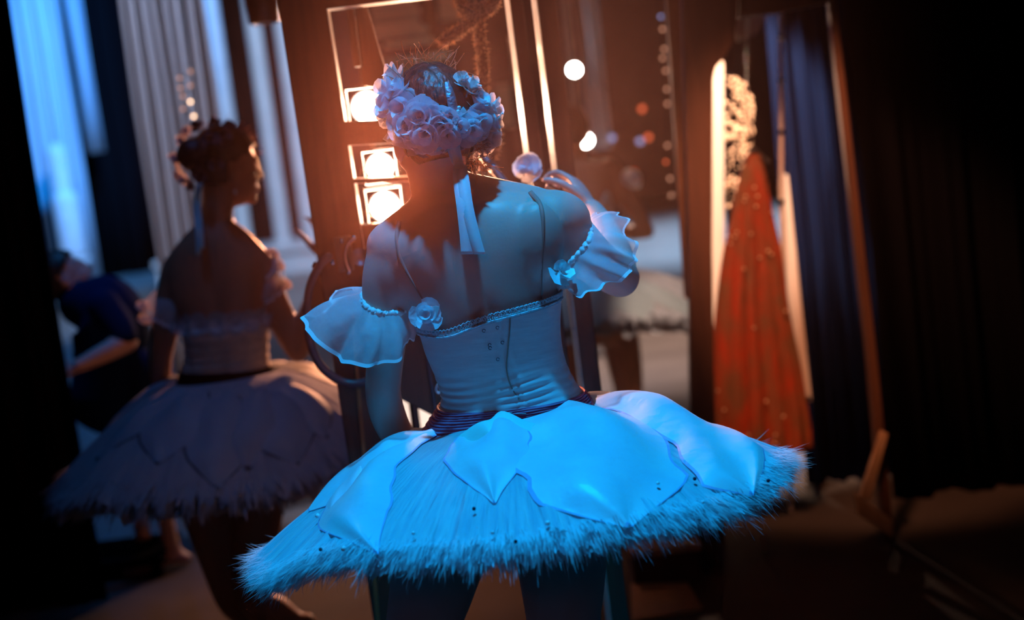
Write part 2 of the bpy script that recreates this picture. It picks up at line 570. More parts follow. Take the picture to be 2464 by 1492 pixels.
def rose_geo(c, axis, R, seed, rings=((3, .35, .95), (5, .62, .75), (6, 1.0, .35)), jit=0.25):
    """cupped petals in rings around an axis; ring: count, radius share, cup height share"""
    r = rng(seed)
    T, A, B = frames(np.array([c, np.asarray(c) + np.asarray(axis)]))
    ax, a, b = unit(axis), A[0], B[0]
    parts = []
    n = 5
    for k, (cnt, rs, up) in enumerate(rings):
        ph0 = r.uniform(0, 6.28)
        for i in range(cnt):
            ph = ph0 + i * 2 * math.pi / cnt + r.normal() * jit * 0.3
            wdt = 2 * math.pi / cnt * 0.72
            rr = R * rs * (1 + r.normal() * jit * 0.4)
            hh = R * up * (1 + r.normal() * jit * 0.4)
            V = []
            for u in np.linspace(0, 1, n):
                for v in np.linspace(-1, 1, n):
                    an = ph + v * wdt * (0.45 + 0.55 * math.sin(u * 2.2))
                    ru = rr * (0.12 + 0.88 * u ** 0.7) * (1 - 0.10 * v * v * u)
                    zz = hh * (u ** 1.5) * (1 - 0.22 * v * v) - 0.3 * R * (k / 2.0)
                    zz += r.normal() * R * 0.03 * u * (jit / .25)
                    ru += (0.12 * R * u ** 6)
                    V.append(c + ru * (math.cos(an) * a + math.sin(an) * b) + zz * ax)
            parts.append((np.array(V), gridfaces(n, n)))
    return join(parts)


def solid(o, th):
    m = o.modifiers.new('cloth', 'SOLIDIFY')
    m.thickness = th
    m.offset = 0
    return o


def periodic(P, n, sharp=0.5):
    P = np.asarray(P, float)
    k = len(P)
    t = np.arange(n) / n * k
    i = t.astype(int) % k
    f = (t - np.floor(t))[:, None]
    p0, p1, p2, p3 = P[(i - 1) % k], P[i], P[(i + 1) % k], P[(i + 2) % k]
    cm = 0.5 * (2 * p1 + (p2 - p0) * f + (2 * p0 - 5 * p1 + 4 * p2 - p3) * f * f + (-p0 + 3 * p1 - 3 * p2 + p3) * f ** 3)
    return cm * (1 - sharp) + (p1 + (p2 - p1) * f) * sharp


def ruffle(name, inner, outer, Y0, parent, seed, matl, edge, folds=8, amp=0.026, sag=0.0, n=144, m=16, label=None):
    I = periodic([PY(x, y, Y0 + d) for x, y, d in inner], n, 0.0)
    O = periodic([PY(x, y, Y0 + d) for x, y, d in outer], n, 0.65)
    r = rng(seed)
    cI, cO = I.mean(0), O.mean(0)
    ax = unit(cO - cI)
    nz = noise1(n, folds, seed) * 0.6 + noise1(n, folds * 2, seed + 1) * 0.4
    nz2 = noise1(n, folds * 3, seed + 2)
    V, mi = [], []
    S = np.linspace(0, 1, m)
    for j in range(n):
        rad = O[j] - cO
        rad = unit(rad - ax * (rad @ ax))
        for s in S:
            bulge = math.sin(math.pi * min(1, s * 1.05)) * 0.012
            p = I[j] * (1 - s) + O[j] * s + rad * (bulge + amp * nz[j] * s ** 0.8 + 0.004 * nz2[j] * s) + ax * (0.006 * nz2[j] * s)
            V.append(p)
    fs = gridfaces(n, m, True, False)
    for f in range(len(fs)):
        mi.append(1 if (f % (m - 1)) >= m - 2 else 0)
    o = mk(name, V, fs, None, parent, mats=[matl, edge], mi=mi)
    # gathered band
    bV, bF = tube(np.vstack([I + ax * 0.002, I[:1] + ax * 0.002]) + np.random.default_rng(seed).normal(0, .0016, (n + 1, 3)), 0.0055, 6, 1)
    b = mk('gathered_band', bV, bF, edge, o)
    if label: o['label'] = label
    return o


class Tutu:
    def __init__(self, c, R, r0, prof, tilt_x, tilt_y, seed, yaw=0.0, waves=0.02):
        """prof: list of (share of radius, drop m). tilt_x lifts +x side, tilt_y lifts near side (degrees)."""
        self.c, self.R, self.r0 = np.asarray(c, float), R, r0
        self.px, self.pz = np.array(prof).T
        self.tx, self.ty = math.tan(math.radians(tilt_x)), math.tan(math.radians(tilt_y))
        r = rng(seed)
        self.w = [(int(k), r.normal() * waves / (1 + 0.25 * j), r.uniform(0, 6.28)) for j, k in enumerate((3, 4, 5, 7, 9, 11))]
        self.seed = seed

    def pt(self, ph, s, off=0.0, rmul=1.0):
        ph, s = np.asarray(ph, float), np.asarray(s, float)
        r = self.r0 + (self.R * rmul - self.r0) * s
        x, y = r * np.cos(ph), r * np.sin(ph)
        z = -np.interp(s, self.px, self.pz)
        wv = sum(a * np.sin(k * ph + q) for k, a, q in self.w)
        z = z + wv * np.clip(s, 0, 1.3) ** 1.5 + self.tx * x - self.ty * y + off
        return self.c + np.stack([x, y, z], -1)

    def locate(self, px, py):
        """(phi, s) of the near-side surface point that shows at a pixel."""
        ph = np.linspace(-math.pi, 0, 181)
        s = np.linspace(0, 1.05, 106)
        G = self.pt(ph[:, None], s[None, :])
        q = proj(G)
        d = np.hypot(q[..., 0] - px, q[..., 1] - py)
        i = np.unravel_index(d.argmin(), d.shape)
        return ph[i[0]], s[i[1]]


def tutu_layer(T, name, parent, matl, s0, s1, off, seed, jag=0.04, nph=360, ns=26, drop_edge=0.0, teeth=0.012):
    ph = np.linspace(-math.pi, math.pi, nph, endpoint=False)
    j1 = noise1(nph, 40, seed) * jag + rng(seed).normal(0, teeth, nph)
    rip = noise1(nph, 60, seed + 5)
    rip2 = noise1(nph, 110, seed + 6)
    V, uv = [], []
    S = np.linspace(0, 1, ns)
    PH = np.repeat(ph[:, None], ns, 1)
    SS = s0 + (s1 * (1 + j1)[:, None] - s0) * S[None, :]
    OF = off + (rip[:, None] * 0.007 + rip2[:, None] * 0.005) * S[None, :] ** 2.6 - drop_edge * S[None, :] ** 3
    P = T.pt(PH, SS, OF)
    UV = np.stack([(PH + math.pi) / (2 * math.pi), SS], -1)
    return mk(name, P.reshape(-1, 3), gridfaces(nph, ns, True, False), matl, parent, uv=UV.reshape(-1, 2))


def tutu_fringe(T, name, parent, matl, count, s0, lmin, lmax, off, seed, wd=0.004, droop=0.35):
    r = rng(seed)
    ph = np.sort(r.uniform(-math.pi, math.pi, count))
    clump = noise1(count, 90, seed + 3)
    lean = noise1(count, 60, seed + 9)
    V, Fc = [], []
    for i in range(count):
        a = ph[i]
        base = T.pt(a, s0 + r.normal() * 0.02, off + r.normal() * 0.003)
        b2 = T.pt(a, s0 + 0.06, off)
        b3 = T.pt(a, s0, off)
        d = unit(b2 - b3)
        lat = np.array([-math.sin(a), math.cos(a), 0])
        d = unit(d + lat * (r.normal() * 0.07 + 0.16 * lean[i]) + np.array([0, 0, -1]) * abs(r.normal()) * droop)
        ln = lmin + (lmax - lmin) * (0.5 + 0.5 * clump[i]) * r.uniform(0.6, 1.15)
        up = np.cross(lat, d)
        k = len(V)
        bend = r.normal() * 0.006
        wv = wd * r.uniform(0.5, 1.4)
        V += [base - lat * wv, base + lat * wv, base + d * ln * 0.55 - lat * wv * 0.8 + up * bend, base + d * ln * 0.55 + lat * wv * 0.8 + up * bend, base + d * ln + up * bend * 2]
        Fc += [(k, k + 1, k + 3, k + 2), (k + 2, k + 3, k + 4)]
    o = mk(name, V, Fc, matl, parent)
    o['kind'] = 'stuff'
    return o


def tutu_petal(T, parent, a0, s0, a1, s1, half, seed, matl, hem, off=0.012, lift=0.02, blunt=0.75, nu=30, nv=15, jag=0.15, name='silk_petal'):
    """petal from (a0,s0) to its tip (a1,s1); half = half width in metres at its widest."""
    r = rng(seed)
    V, mi = [], []
    jl, jr = r.normal(0, jag, nu), r.normal(0, jag, nu)
    jl, jr = np.convolve(jl, [.3, .4, .3], 'same'), np.convolve(jr, [.3, .4, .3], 'same')
    for _ in range(2):
        jl, jr = np.convolve(jl, [.25, .5, .25], 'same'), np.convolve(jr, [.25, .5, .25], 'same')
    cur = r.normal(0, 1, 3)
    for i, u in enumerate(np.linspace(0, 1, nu)):
        wprof = (0.62 + 0.55 * math.sin(min(1, u * 1.35) * math.pi * 0.62)) * (1 if u < blunt else max(0.03, 1 - ((u - blunt) / (1 - blunt)) ** 1.15))
        ac, s = a0 + (a1 - a0) * u, s0 + (s1 - s0) * u
        rad = T.r0 + (T.R - T.r0) * s
        for v in np.linspace(-1, 1, nv):
            jj = 1 + (jl[i] if v < 0 else jr[i]) * abs(v)
            da = half * wprof * v * jj / max(rad, 0.1)
            z = off + lift * (.45 * math.sin(3 * u + 3.5 * v + cur[0]) + .22 * math.sin(7 * u - 5 * v + cur[1]) + 0.35 * math.sin(math.pi * u) * (1 - v * v) + 0.25 * abs(v) ** 3 * math.sin(5 * u + cur[0]) + 0.3 * math.sin(7 * u * (0.6 + abs(cur[1]) * .3) + 2 * v + cur[2]) * u)
            V.append(T.pt(ac + da, s, max(0.0025, z * (1 - .8 * abs(v) ** 4) * (1 - .7 * u ** 6))))
    fs = gridfaces(nu, nv)
    for i in range(nu - 1):
        for j in range(nv - 1):
            mi.append(1 if (j == 0 or j == nv - 2 or i == nu - 2) else 0)
    # narrow hem: pull the second row/column close to the border
    V = np.array(V).reshape(nu, nv, 3)
    for i in range(nu):
        V[i, 1] = V[i, 0] * 0.82 + V[i, 2] * 0.18 if nv > 4 else V[i, 1]
        V[i, -2] = V[i, -1] * 0.82 + V[i, -3] * 0.18
    V[-2] = V[-1] * 0.86 + V[-3] * 0.14
    o = mk(name, V.reshape(-1, 3), fs, None, parent, mats=[matl, hem], mi=mi)
    return o


def strip(P, W, lat, th=0.0008):
    """flat ribbon along P with half width W and lateral direction(s)"""
    P = np.asarray(P, float)
    lat = np.asarray(lat, float)
    if lat.ndim == 1:
        lat = np.repeat(lat[None], len(P), 0)
    W = np.full(len(P), W, float) if np.isscalar(W) else np.asarray(W)
    V = np.stack([P - lat * W[:, None], P + lat * W[:, None]], 1).reshape(-1, 3)
    return V, gridfaces(len(P), 2)


def wisps(name, parent, pts, seed, matl, rad=0.0006, ln=0.05, curl=0.4, ns=4, sub=2):
    r = rng(seed)
    parts = []
    for p, d in pts:
        d = unit(np.asarray(d) + r.normal(0, 0.35, 3))
        side = unit(np.cross(d, r.normal(0, 1, 3)))
        q = [np.asarray(p)]
        L = ln * r.uniform(0.4, 1.3)
        c = r.normal() * curl
        for k in range(4):
            d = unit(d + side * c)
            q.append(q[-1] + d * L / 4)
        parts.append(tube(q, rad, ns, sub))
    o = mk(name, *join(parts), matl, parent)
    o['kind'] = 'stuff'
    return o


# ================================================================== main dancer
Y0 = 2.60
main = thing('person', (PY(1230, 1000, Y0)[0], Y0, 0.0), 'dancer seen from behind in bright blue-lit tutu, flower wreath and sheer ruffle sleeves', 'person', 'ballet dancers in the wings')
TS = Torso([(1012, 500, 1150, 470, .058, .015), (965, 535, 1290, 462, .078, .005), (920, 580, 1370, 510, .095, 0), (925, 640, 1372, 570, .106, 0),
            (962, 715, 1350, 650, .108, 0), (1012, 790, 1343, 712, .104, 0), (1033, 850, 1340, 795, .098, .0), (1060, 915, 1352, 868, .094, .0),
            (1070, 965, 1378, 922, .095, 0), (1040, 1020, 1410, 965, .105, 0), (985, 1110, 1450, 1050, .118, -.005), (955, 1210, 1465, 1160, .122, -.01),
            (965, 1300, 1450, 1270, .105, -.005)], Y0)
hc = PY(1043, 318, Y0 + 0.02)
hup = unit(PY(1030, 200, Y0 + 0.035) - PY(1085, 500, Y0))
hax = axes_from(unit(np.array([0.93, 0.36, 0.0])), hup)
neck = tube([PY(1045, 380, Y0 + .012), PY(1056, 440, Y0 + .015), PY(1078, 500, Y0 + .015), PY(1095, 560, Y0 + .02)], [.054, .054, .060, .066], 20, 4, True)
parts = [TS.loft(0, 12, 60, 44, 0.10), neck] + head_parts(hc, hax)
# trapezius, blades
parts += [tube([PY(1070, 465, Y0 + .01), PY(1150, 478, Y0), PY(1290, 500, Y0)], [.05, .045, .04], 14, 4, True),
          tube([PY(1060, 490, Y0 + .01), PY(1010, 535, Y0), PY(935, 590, Y0)], [.046, .044, .042], 14, 4, True)]
for (bx, by, rx, rz, dpt, tl) in ((1050, 640, .050, .075, .078, .25), (1290, 585, .050, .075, .080, -.15)):
    axb = axes_from(np.array([math.cos(tl), 0, math.sin(tl)]), np.array([-math.sin(tl), 0, math.cos(tl)]))
    parts.append(ellipsoid(PY(bx, by, Y0 - dpt + .014), (rx, .038, rz), axb))
# left arm (hanging), right arm (raised, gripping the post)
parts += [ellipsoid(PY(985, 600, Y0), (.075, .062, .060)), ellipsoid(PY(960, 660, Y0), (.055, .058, .085)), ellipsoid(PY(1325, 535, Y0), (.075, .062, .060)), ellipsoid(PY(1330, 600, Y0), (.055, .058, .080))]
armL = [PY(950, 612, Y0 + .005), PY(930, 680, Y0), PY(930, 780, Y0), PY(925, 880, Y0 + .01), PY(922, 950, Y0 + .02), PY(940, 1015, Y0 + .06), PY(975, 1075, Y0 + .10), PY(1010, 1110, Y0 + .14)]
parts.append(tube(armL, [.052, .046, .041, .035, .034, .034, .029, .024], 18, 4, True))
wl = PY(1010, 1110, Y0 + .14)
parts += hand_parts(wl, wl - PY(960, 1050, Y0 + .08), (-.3, .1, .9), 1, 0.3)
elb = PY(1492, 668, Y0 + .17)
armR = [PY(1352, 552, Y0), PY(1385, 585, Y0 + .03), PY(1435, 632, Y0 + .10), elb]
parts.append(tube(armR, [.052, .049, .045, .040], 18, 4, True))
parts.append(tube([elb, PY(1480, 610, Y0 + .25), PY(1448, 545, Y0 + .36), PY(1424, 505, Y0 + .44)], [.036, .036, .030, .024], 16, 4, True))
wr = PY(1424, 505, Y0 + .44)
parts += hand_parts(wr, (-.32, .62, .75), (.80, -.30, .30), -1, 0.8)
# legs and feet
ankL, ankR = np.array([-.20, Y0 + .02, .075]), np.array([.13, Y0 - .05, .075])
hipL, hipR = PY(1075, 1250, Y0), PY(1345, 1225, Y0)
kL, kR = PY(990, 1640, Y0 + .02), PY(1365, 1640, Y0 + .01)
for hip, kn, an, in ((hipL, kL, ankL), (hipR, kR, ankR)):
    parts.append(tube([hip, hip * .55 + kn * .45, kn, kn * .62 + an * .38, an], [.092, .077, .052, .053, .034], 20, 5, True))
    parts += foot_parts(an, (0.35 if an is ankR else -0.35, 1))
# the two thighs as they show under the tutu
body = remeshed('body', parts, M['skin'], main, 0.0045, 16)
# tights: lower body in its own look, following the legs
tparts = []
for hip, kn, an in ((hipL, kL, ankL), (hipR, kR, ankR)):
    tparts.append(tube([hip + [0, 0, .06], hip, hip * .55 + kn * .45, kn, kn * .62 + an * .38, an + [0, 0, .05]], [.082, .0945, .0795, .0545, .0555, .037], 28, 5, True))
hV, hF = TS.loft(9.6, 12, 16, 44)
remeshed('tights', tparts + [TS.loft(9.8, 12, 14, 44)], M['tights'], main, 0.006, 6)

# hair cap
V, fs = ellipsoid((0, 0, 0), (.080, .102, .101), None, 40, 60)
loc = V + np.array([0, -.012, .022])
rr = rng(5)
dsp = 1 + 0.018 * np.sin(np.arctan2(loc[:, 0], loc[:, 2]) * 26 + 6 * loc[:, 1] * 10) * 0.4
loc = loc * dsp[:, None]
keep = (loc[:, 2] > 0.015 + 0.55 * loc[:, 1]) | (loc[:, 1] < -0.02) & (loc[:, 2] > -0.060)
fs = [f for f in fs if all(keep[i] for i in f)]
used = sorted({i for f in fs for i in f})
mp_ = {a: b for b, a in enumerate(used)}
hair = mk('hair', (hc + loc @ hax)[used], [tuple(mp_[i] for i in f) for f in fs], M['hair'], main)
solid(hair, 0.004)
r = rng(11)
pts = []
for i in range(60):
    a, b = r.uniform(-0.9, 0.9), r.uniform(-.5, .5)
    d = np.array([math.sin(a), b, math.cos(a)])
    pts.append((hc + (np.array([0, -.012, .022]) + d * np.array([.079, .10, .10])) @ hax, (d + r.normal(0, .3, 3)) @ hax))
wisps('hair_wisps', hair, pts, 12, M['strand'], 0.00055, 0.045)
pts = []
for i in range(70):
    q = PY(1138 + r.uniform(-14, 22), 375 + r.uniform(-28, 40), Y0 - .02 + r.uniform(-.02, .03))
    pts.append((q, r.normal(0, 1, 3) + np.array([.3, 0, -.6])))
wisps('nape_wisps', hair, pts, 13, M['strand'], 0.0005, 0.035, 0.7)

# flower wreath
wreath = thing('wreath', (0, 0, 0), None, None)
adopt(wreath, main)
wreath.location = Vector(hc) - main.location
wreath.matrix_parent_inverse = Matrix()
HC2 = hc + np.array([0, -.012, .022]) @ hax


def on_head(px, py, extra=0.0):
    """point where the pixel's line of sight meets the hair (or passes closest to it) and the outward direction there"""
    d = unit(ray(px, py))
    S = np.array([.082, .104, .103])
    o_ = ((CAM - HC2) @ hax.T) / S
    dd = (d @ hax.T) / S
    a_, b_, c_ = dd @ dd, o_ @ dd, o_ @ o_ - 1
    disc = b_ * b_ - a_ * c_
    t = (-b_ - math.sqrt(disc)) / a_ if disc > 0 else -b_ / a_
    p = CAM + d * t
    return p + unit(p - HC2) * extra, unit(p - HC2)


flowers = [(958, 190, .026, 1), (952, 228, .034, 0), (948, 262, .032, 0), (978, 262, .030, 0), (985, 300, .036, 0), (1015, 282, .034, 0), (1030, 312, .040, 0), (1058, 290, .030, 0),
           (1070, 318, .032, 0), (1000, 325, .026, 0), (1098, 305, .026, 0), (1122, 310, .028, 0), (1140, 296, .030, 0), (1160, 268, .034, 1), (1168, 298, .030, 0), (1158, 322, .032, 1),
           (1142, 250, .024, 0), (1125, 215, .022, 1), (1135, 232, .020, 1), (970, 218, .022, 0), (1150, 345, .026, 1), (1108, 195, .016, 1)]
for i, (x, y, R, pk) in enumerate(flowers):
    p, nrm = on_head(x, y, 0.006)
    nrm = unit(nrm + rng(40 + i).normal(0, .25, 3))
    f = mk('flower', *rose_geo(p, nrm, R, 100 + i), M['flower_pink'] if pk else M['flower'], wreath)
# crumpled tulle tucked under the flowers
for i, (x, y, sx) in enumerate(((975, 245, .05), (1005, 320, .055), (1050, 322, .06), (1090, 322, .045), (1130, 322, .045), (955, 275, .04), (1040, 345, .04))):
    p, nrm = on_head(x, y, 0.003)
    r = rng(300 + i)
    T_, A_, B_ = frames(np.array([p, p + nrm]))
    n = 14
    V = []
    for u in np.linspace(-1, 1, n):
        for v in np.linspace(-1, 1, n):
            h = .012 * math.sin(5 * u + i) * math.cos(4 * v + 2 * i) + .008 * math.sin(9 * u * v + i) + r.normal() * .0018
            V.append(p + A_[0] * u * sx * (1 + .2 * math.sin(3 * v + i)) + B_[0] * v * sx * .6 * (1 + .25 * math.sin(4 * u)) + nrm * (h - .012 * (u * u + v * v)))
    mk('tulle_tuft', V, gridfaces(n, n), M['organza'], wreath)
# dark silver leaf ornament and its bead stem
for (pth, wd) in (([(1072, 205), (1078, 225), (1084, 250), (1088, 275), (1086, 298)], .0085), ([(1082, 262), (1090, 285), (1096, 300)], .010)):
    P = np.array([on_head(x, y, .009)[0] for x, y in pth])
    P = catmull(P, 4)
    nrm = np.array([unit(p - HC2) for p in P])
    tg = np.gradient(P, axis=0)
    lat = np.array([unit(np.cross(a, b)) for a, b in zip(nrm, tg)])
    Wd = wd * np.sin(np.linspace(0.25, math.pi - .1, len(P))) ** .7
    o = mk('ornament_leaf', *strip(P, Wd, lat), M['silver'], wreath)
    solid(o, .003)
for i, (x, y) in enumerate([(1098 - 2 * k, 262 + 8 * k) for k in range(6)] + [(1086, 288)]):
    p, nrm = on_head(x, y, .012)
    mk('bead', *ellipsoid(p, (.0035,) * 3, None, 8, 10), M['gem'], wreath)

# ribbon tied at the nape
rib = mk('ribbon', *join([strip(catmull([PY(x, y, Y0 + d) for x, y, d in pth], 6), .0105 if k > 1 else .0075, unit(PY(1010, 0, Y0) - PY(1000, 0, Y0) + np.array([0, .15 * (-1) ** k, .1]) * .001))
     for k, pth in enumerate(([(1083, 330, -.085), (1088, 365, -.082), (1100, 395, -.075), (1106, 402, -.075)], [(1096, 335, -.085), (1098, 360, -.084), (1103, 385, -.078), (1106, 402, -.075)],
          [(1106, 398, -.078), (1104, 430, -.098), (1112, 490, -.125), (1120, 560, -.140), (1124, 612, -.146)], [(1108, 398, -.080), (1116, 440, -.105), (1125, 500, -.128), (1142, 570, -.142), (1154, 612, -.146)]))]), M['ribbon'], main)
solid(rib, .0012)
mk('ribbon_knot', *ellipsoid(PY(1106, 402, Y0 - .08), (.010, .007, .009), None, 10, 12), M['ribbon'], rib)


# bodice
def shell(name, TSx, t0f, t1f, off, matl, parent, nt=26, ns=120, groove=0.0, disp=None, th=0.0015):
    V = []
    for i in range(nt):
        for j in range(ns):
            a = j / ns * 2 * math.pi
            t = t0f(a) + (t1f(a) - t0f(a)) * i / (nt - 1)
            o_ = off + (disp(t, a) if disp else 0)
            V.append(TSx.pt(t, a, o_, groove))
    o = mk(name, V, [f[::-1] for f in gridfaces(nt, ns, False, True)], matl, parent)
    if th: solid(o, th)
    return o


def wrinkle(t, a):
    x = math.cos(a)
    z = 0
    if math.sin(a) < 0:
        z += .0030 * math.exp(-((t - 7.6) / .7) ** 2) * math.sin(t * 17 + 3 * math.sin(2.2 * x)) * (0.6 + .4 * math.sin(6 * x))
        seam = 0.12 + .03 * math.sin(t * 2)
        z -= .005 * math.exp(-((x - seam) / .030) ** 2)
        z += .0025 * math.exp(-((x - seam - .05) / .05) ** 2)
    return z


top = lambda a: 5.05 + (.22 * math.exp(-((math.cos(a) + .55) / .35) ** 2) if math.sin(a) < 0 else -.35)
bod = shell('bodice', TS, top, lambda a: 8.75, .006, M['satin'], main, 44, 160, 0.03, wrinkle)
bod['label'] = 'pale satin bodice with a back seam'
# lace edging: a string of small loops along the top
lp = []
for j in range(150):
    a = math.pi + j / 149 * math.pi
    t = top(a)
    p, q = TS.pt(t - .06, a, .008, .03), TS.pt(t - .22 - .05 * math.sin(j * 2.1), a, .007, .03)
    s_ = unit(TS.pt(t, a + .02, .008, .03) - TS.pt(t, a - .02, .008, .03))
    mid = (p + q) / 2
    lp.append(tube([p - s_ * .004, mid - s_ * .0045, q, mid + s_ * .0045, p + s_ * .004], .0011, 4, 2))
lace = mk('lace_edging', *join(lp), M['lace'], bod)
lace['kind'] = 'stuff'
cordP = [TS.pt(top(a), a, .0085, .03) for a in np.linspace(math.pi, 2 * math.pi, 60)]
mk('piping', *tube(cordP, .0022, 6, 1), M['lace'], bod)
seamP = [PY(x, y, 1) for x, y in ()]
# sash: pleated burgundy band
pl = lambda t, a: .0022 * math.sin(t * 55 + 1.5 * math.sin(3 * a)) + .001 * math.sin(t * 90 + 2 * a)
sash = shell('sash', TS, lambda a: 8.35 + .12 * math.cos(a), lambda a: 9.55, .0095, M['sash'], main, 60, 140, 0, pl)
# hooks: small dark eyes in the cloth
for k, (x, y) in enumerate(((1162, 798), (1198, 790), (1176, 828), (1208, 822), (1198, 868), (1180, 836))):
    best = min(((np.hypot(*(proj(TS.pt(t, a, .008)) - [x, y])), t, a) for t in np.linspace(5, 8, 31) for a in np.linspace(math.pi * 1.1, math.pi * 1.9, 60)))
    p = TS.pt(best[1], best[2], .0085)
    mk('hook', *tube([p + np.array([math.cos(q), 0, math.sin(q)]) * .0028 for q in np.linspace(0, 5.5, 9)], .0006, 5, 1), M['gem_dark'], bod)
def body_bvh(o):
    from mathutils.bvhtree import BVHTree
    me = o.data
    mw = Matrix.Identity(4)
    return BVHTree.FromPolygons([v.co for v in me.vertices], [tuple(p.vertices) for p in me.polygons])


BV = body_bvh(body)
BB_ = body_bvh(bod)
P = []
for x, y in ((1228, 762), (1226, 800), (1222, 840), (1219, 885), (1226, 920), (1238, 945), (1250, 963)):
    h_, n_, i_, d_ = BB_.ray_cast(Vector(CAM), Vector(unit(ray(x, y))))
    if h_ is not None: P.append(np.array(h_) - unit(ray(x, y)) * .0022)
if len(P) > 2:
    mk('back_seam', *tube(P, .0014, 6, 4), M['strap'], bod)
SB_ = body_bvh(sash)
for (x, y, w_, h_) in ((1250, 975, 13, 22), (1222, 978, 8, 16), (1206, 984, 6, 16)):
    Q = []
    for sx, sy in ((-1, -1), (1, -1), (1, 1), (-1, 1)):
        q_, n_, i_, d_ = SB_.ray_cast(Vector(CAM), Vector(unit(ray(x + sx * w_ + sy * 3, y + sy * h_))))
        Q.append(np.array(q_) + np.array([0, -.006, .002]) if q_ is not None else PY(x + sx * w_, y + sy * h_, Y0 - .11))
    V_, F_ = hexa(np.array(Q), np.array(Q) + np.array([0, .002, 0]))
    mk('lacing_tab', V_, F_, M['satin'], sash, smooth=False)


def on_body(px, py, lift=0.0, bv=None):
    d = unit(ray(px, py))
    h, nrm, i_, dist = (bv or BV).ray_cast(Vector(CAM), Vector(d))
    if h is None:
        return PY(px, py, Y0)
    return np.array(h) + np.array(nrm) * lift


for pth in ([(962, 532), (956, 575), (968, 630), (1000, 690), (1035, 750), (1052, 788)], [(1275, 462), (1298, 490), (1306, 530), (1306, 600), (1304, 660), (1302, 720)]):
    P = catmull([on_body(x, y, .0009) for x, y in pth], 8)
    lat = np.array([unit(np.cross(t_, [0, -1, 0.2])) for t_ in np.gradient(P, axis=0)])
    Wd = np.interp(np.linspace(0, 1, len(P)), [0, .35, .6, 1], [.0042, .004, .0014, .0011])
    o = mk('shoulder_strap', *strip(P, Wd, lat), M['strap'], main)
    solid(o, .0015)

# sleeves
RL = ruffle('sleeve_ruffle', [(988, 735, 0), (962, 750, -.045), (920, 752, -.052), (886, 738, -.035), (876, 715, 0), (885, 698, .042), (930, 698, .052), (975, 715, .035)],
       [(1003, 800, .02), (985, 832, -.06), (915, 882, -.10), (822, 872, -.09), (733, 793, -.04), (775, 745, .02), (830, 688, .06), (960, 770, .10)], Y0, main, 21, M['organza'], M['organza_edge'])
RR = ruffle('sleeve_ruffle', [(1420, 545, 0), (1413, 580, -.045), (1385, 617, -.058), (1345, 648, -.035), (1330, 640, 0), (1345, 608, .045), (1380, 568, .055), (1405, 538, .035)],
       [(1503, 540, 0), (1535, 612, -.06), (1503, 675, -.10), (1392, 704, -.09), (1342, 690, -.03), (1380, 660, .05), (1470, 600, .1), (1440, 512, .06)], Y0, main, 27, M['organza'], M['organza_edge'])
p = PY(1027, 756, Y0 - .115)
mk('sleeve_rose', *rose_geo(p, (-.1, -1, .15), .023, 61), M['flower'], RL)
sq = [PY(1005, 735, Y0 - .108), PY(1058, 738, Y0 - .118), PY(1048, 770, Y0 - .115), PY(1002, 775, Y0 - .105)]
o = mk('sleeve_rose_leaf', sq + [q + np.array([0, .002, 0]) for q in sq], [(0, 1, 2, 3), (7, 6, 5, 4), (0, 4, 5, 1), (1, 5, 6, 2), (2, 6, 7, 3), (3, 7, 4, 0)], M['ribbon'], RL, smooth=False)
p = PY(1352, 652, Y0 - .088)
mk('sleeve_rose', *rose_geo(p, (.5, -.8, .4), .024, 63, ((3, .5, .7), (4, 1.0, .35)), .7), M['ribbon'], RR)

# tutu
tc = PY(1228, 1010, Y0)
TT = Tutu(tc, .495, .125, [(0, -.002), (.2, .012), (.45, .044), (.7, .090), (.85, .122), (1.0, .158), (1.3, .232)], 3.4, 9.0, 3, waves=.006)
tutu = thing('tutu', (0, 0, 0), None, None)
adopt(tutu, main)
tutu.location = Vector(tc) - main.location
tutu.matrix_parent_inverse = Matrix()
tutu['label'] = 'layered pale tulle tutu with silk petals'
tutu_layer(TT, 'tulle_layer', tutu, M['tulle'], 0, 1.01, 0, 31, .022, 1500, 22, 0, .010)
tutu_layer(TT, 'tulle_layer', tutu, M['tulle'], .3, 1.04, -.010, 33, .024, 1500, 12, .006, .012)
tutu_layer(TT, 'tulle_layer', tutu, M['tulle_low'], .3, 1.03, -.020, 35, .026, 1100, 12, .008, .012)
tutu_layer(TT, 'tulle_layer', tutu, M['tulle_low'], .3, .97, -.040, 37, .03, 900, 12, .012, .014)
tutu_fringe(TT, 'tulle_fringe', tutu, M['tulle_tip'], 7000, .99, .010, .050, 0, 41, .0008, .05)
tutu_fringe(TT, 'tulle_fringe', tutu, M['tulle_tip'], 6000, 1.0, .010, .052, -.012, 43, .0008, .10)
tutu_fringe(TT, 'tulle_fringe', tutu, M['tulle_low'], 4000, .97, .014, .055, -.034, 45, .0007, .2)
pet = [  # base px, tip px, half width m, material, off
    ((1188, 1000), (1186, 1212), .066, 'petal', .012, .02, .55), ((1070, 1035), (905, 1380), .094, 'petal', .010, .018, .72), ((960, 1075), (800, 1248), .060, 'petal', .008, .014, .8),
    ((1330, 1000), (1535, 1335), .125, 'petal', .013, .026, .78), ((1440, 955), (1830, 1222), .100, 'petal', .016, .026, .86)]
for i, (b, t, hw, m_, of, lf, bl) in enumerate(pet):
    a0, s0 = TT.locate(*b)
    a1, s1 = TT.locate(*t)
    tutu_petal(TT, tutu, a0, max(0.02, s0), a1, s1, hw, 70 + i, M[m_], M['hem'], of, lf, bl)
a0, s0 = TT.locate(1200, 995)
a1, s1 = TT.locate(1202, 1086)
tutu_petal(TT, tutu, a0, 0.035, a1, s1 + .03, .066, 90, M['petal_mint'], M['petal_mint'], .016, .016, .35)
a0, s0 = TT.locate(1480, 950)
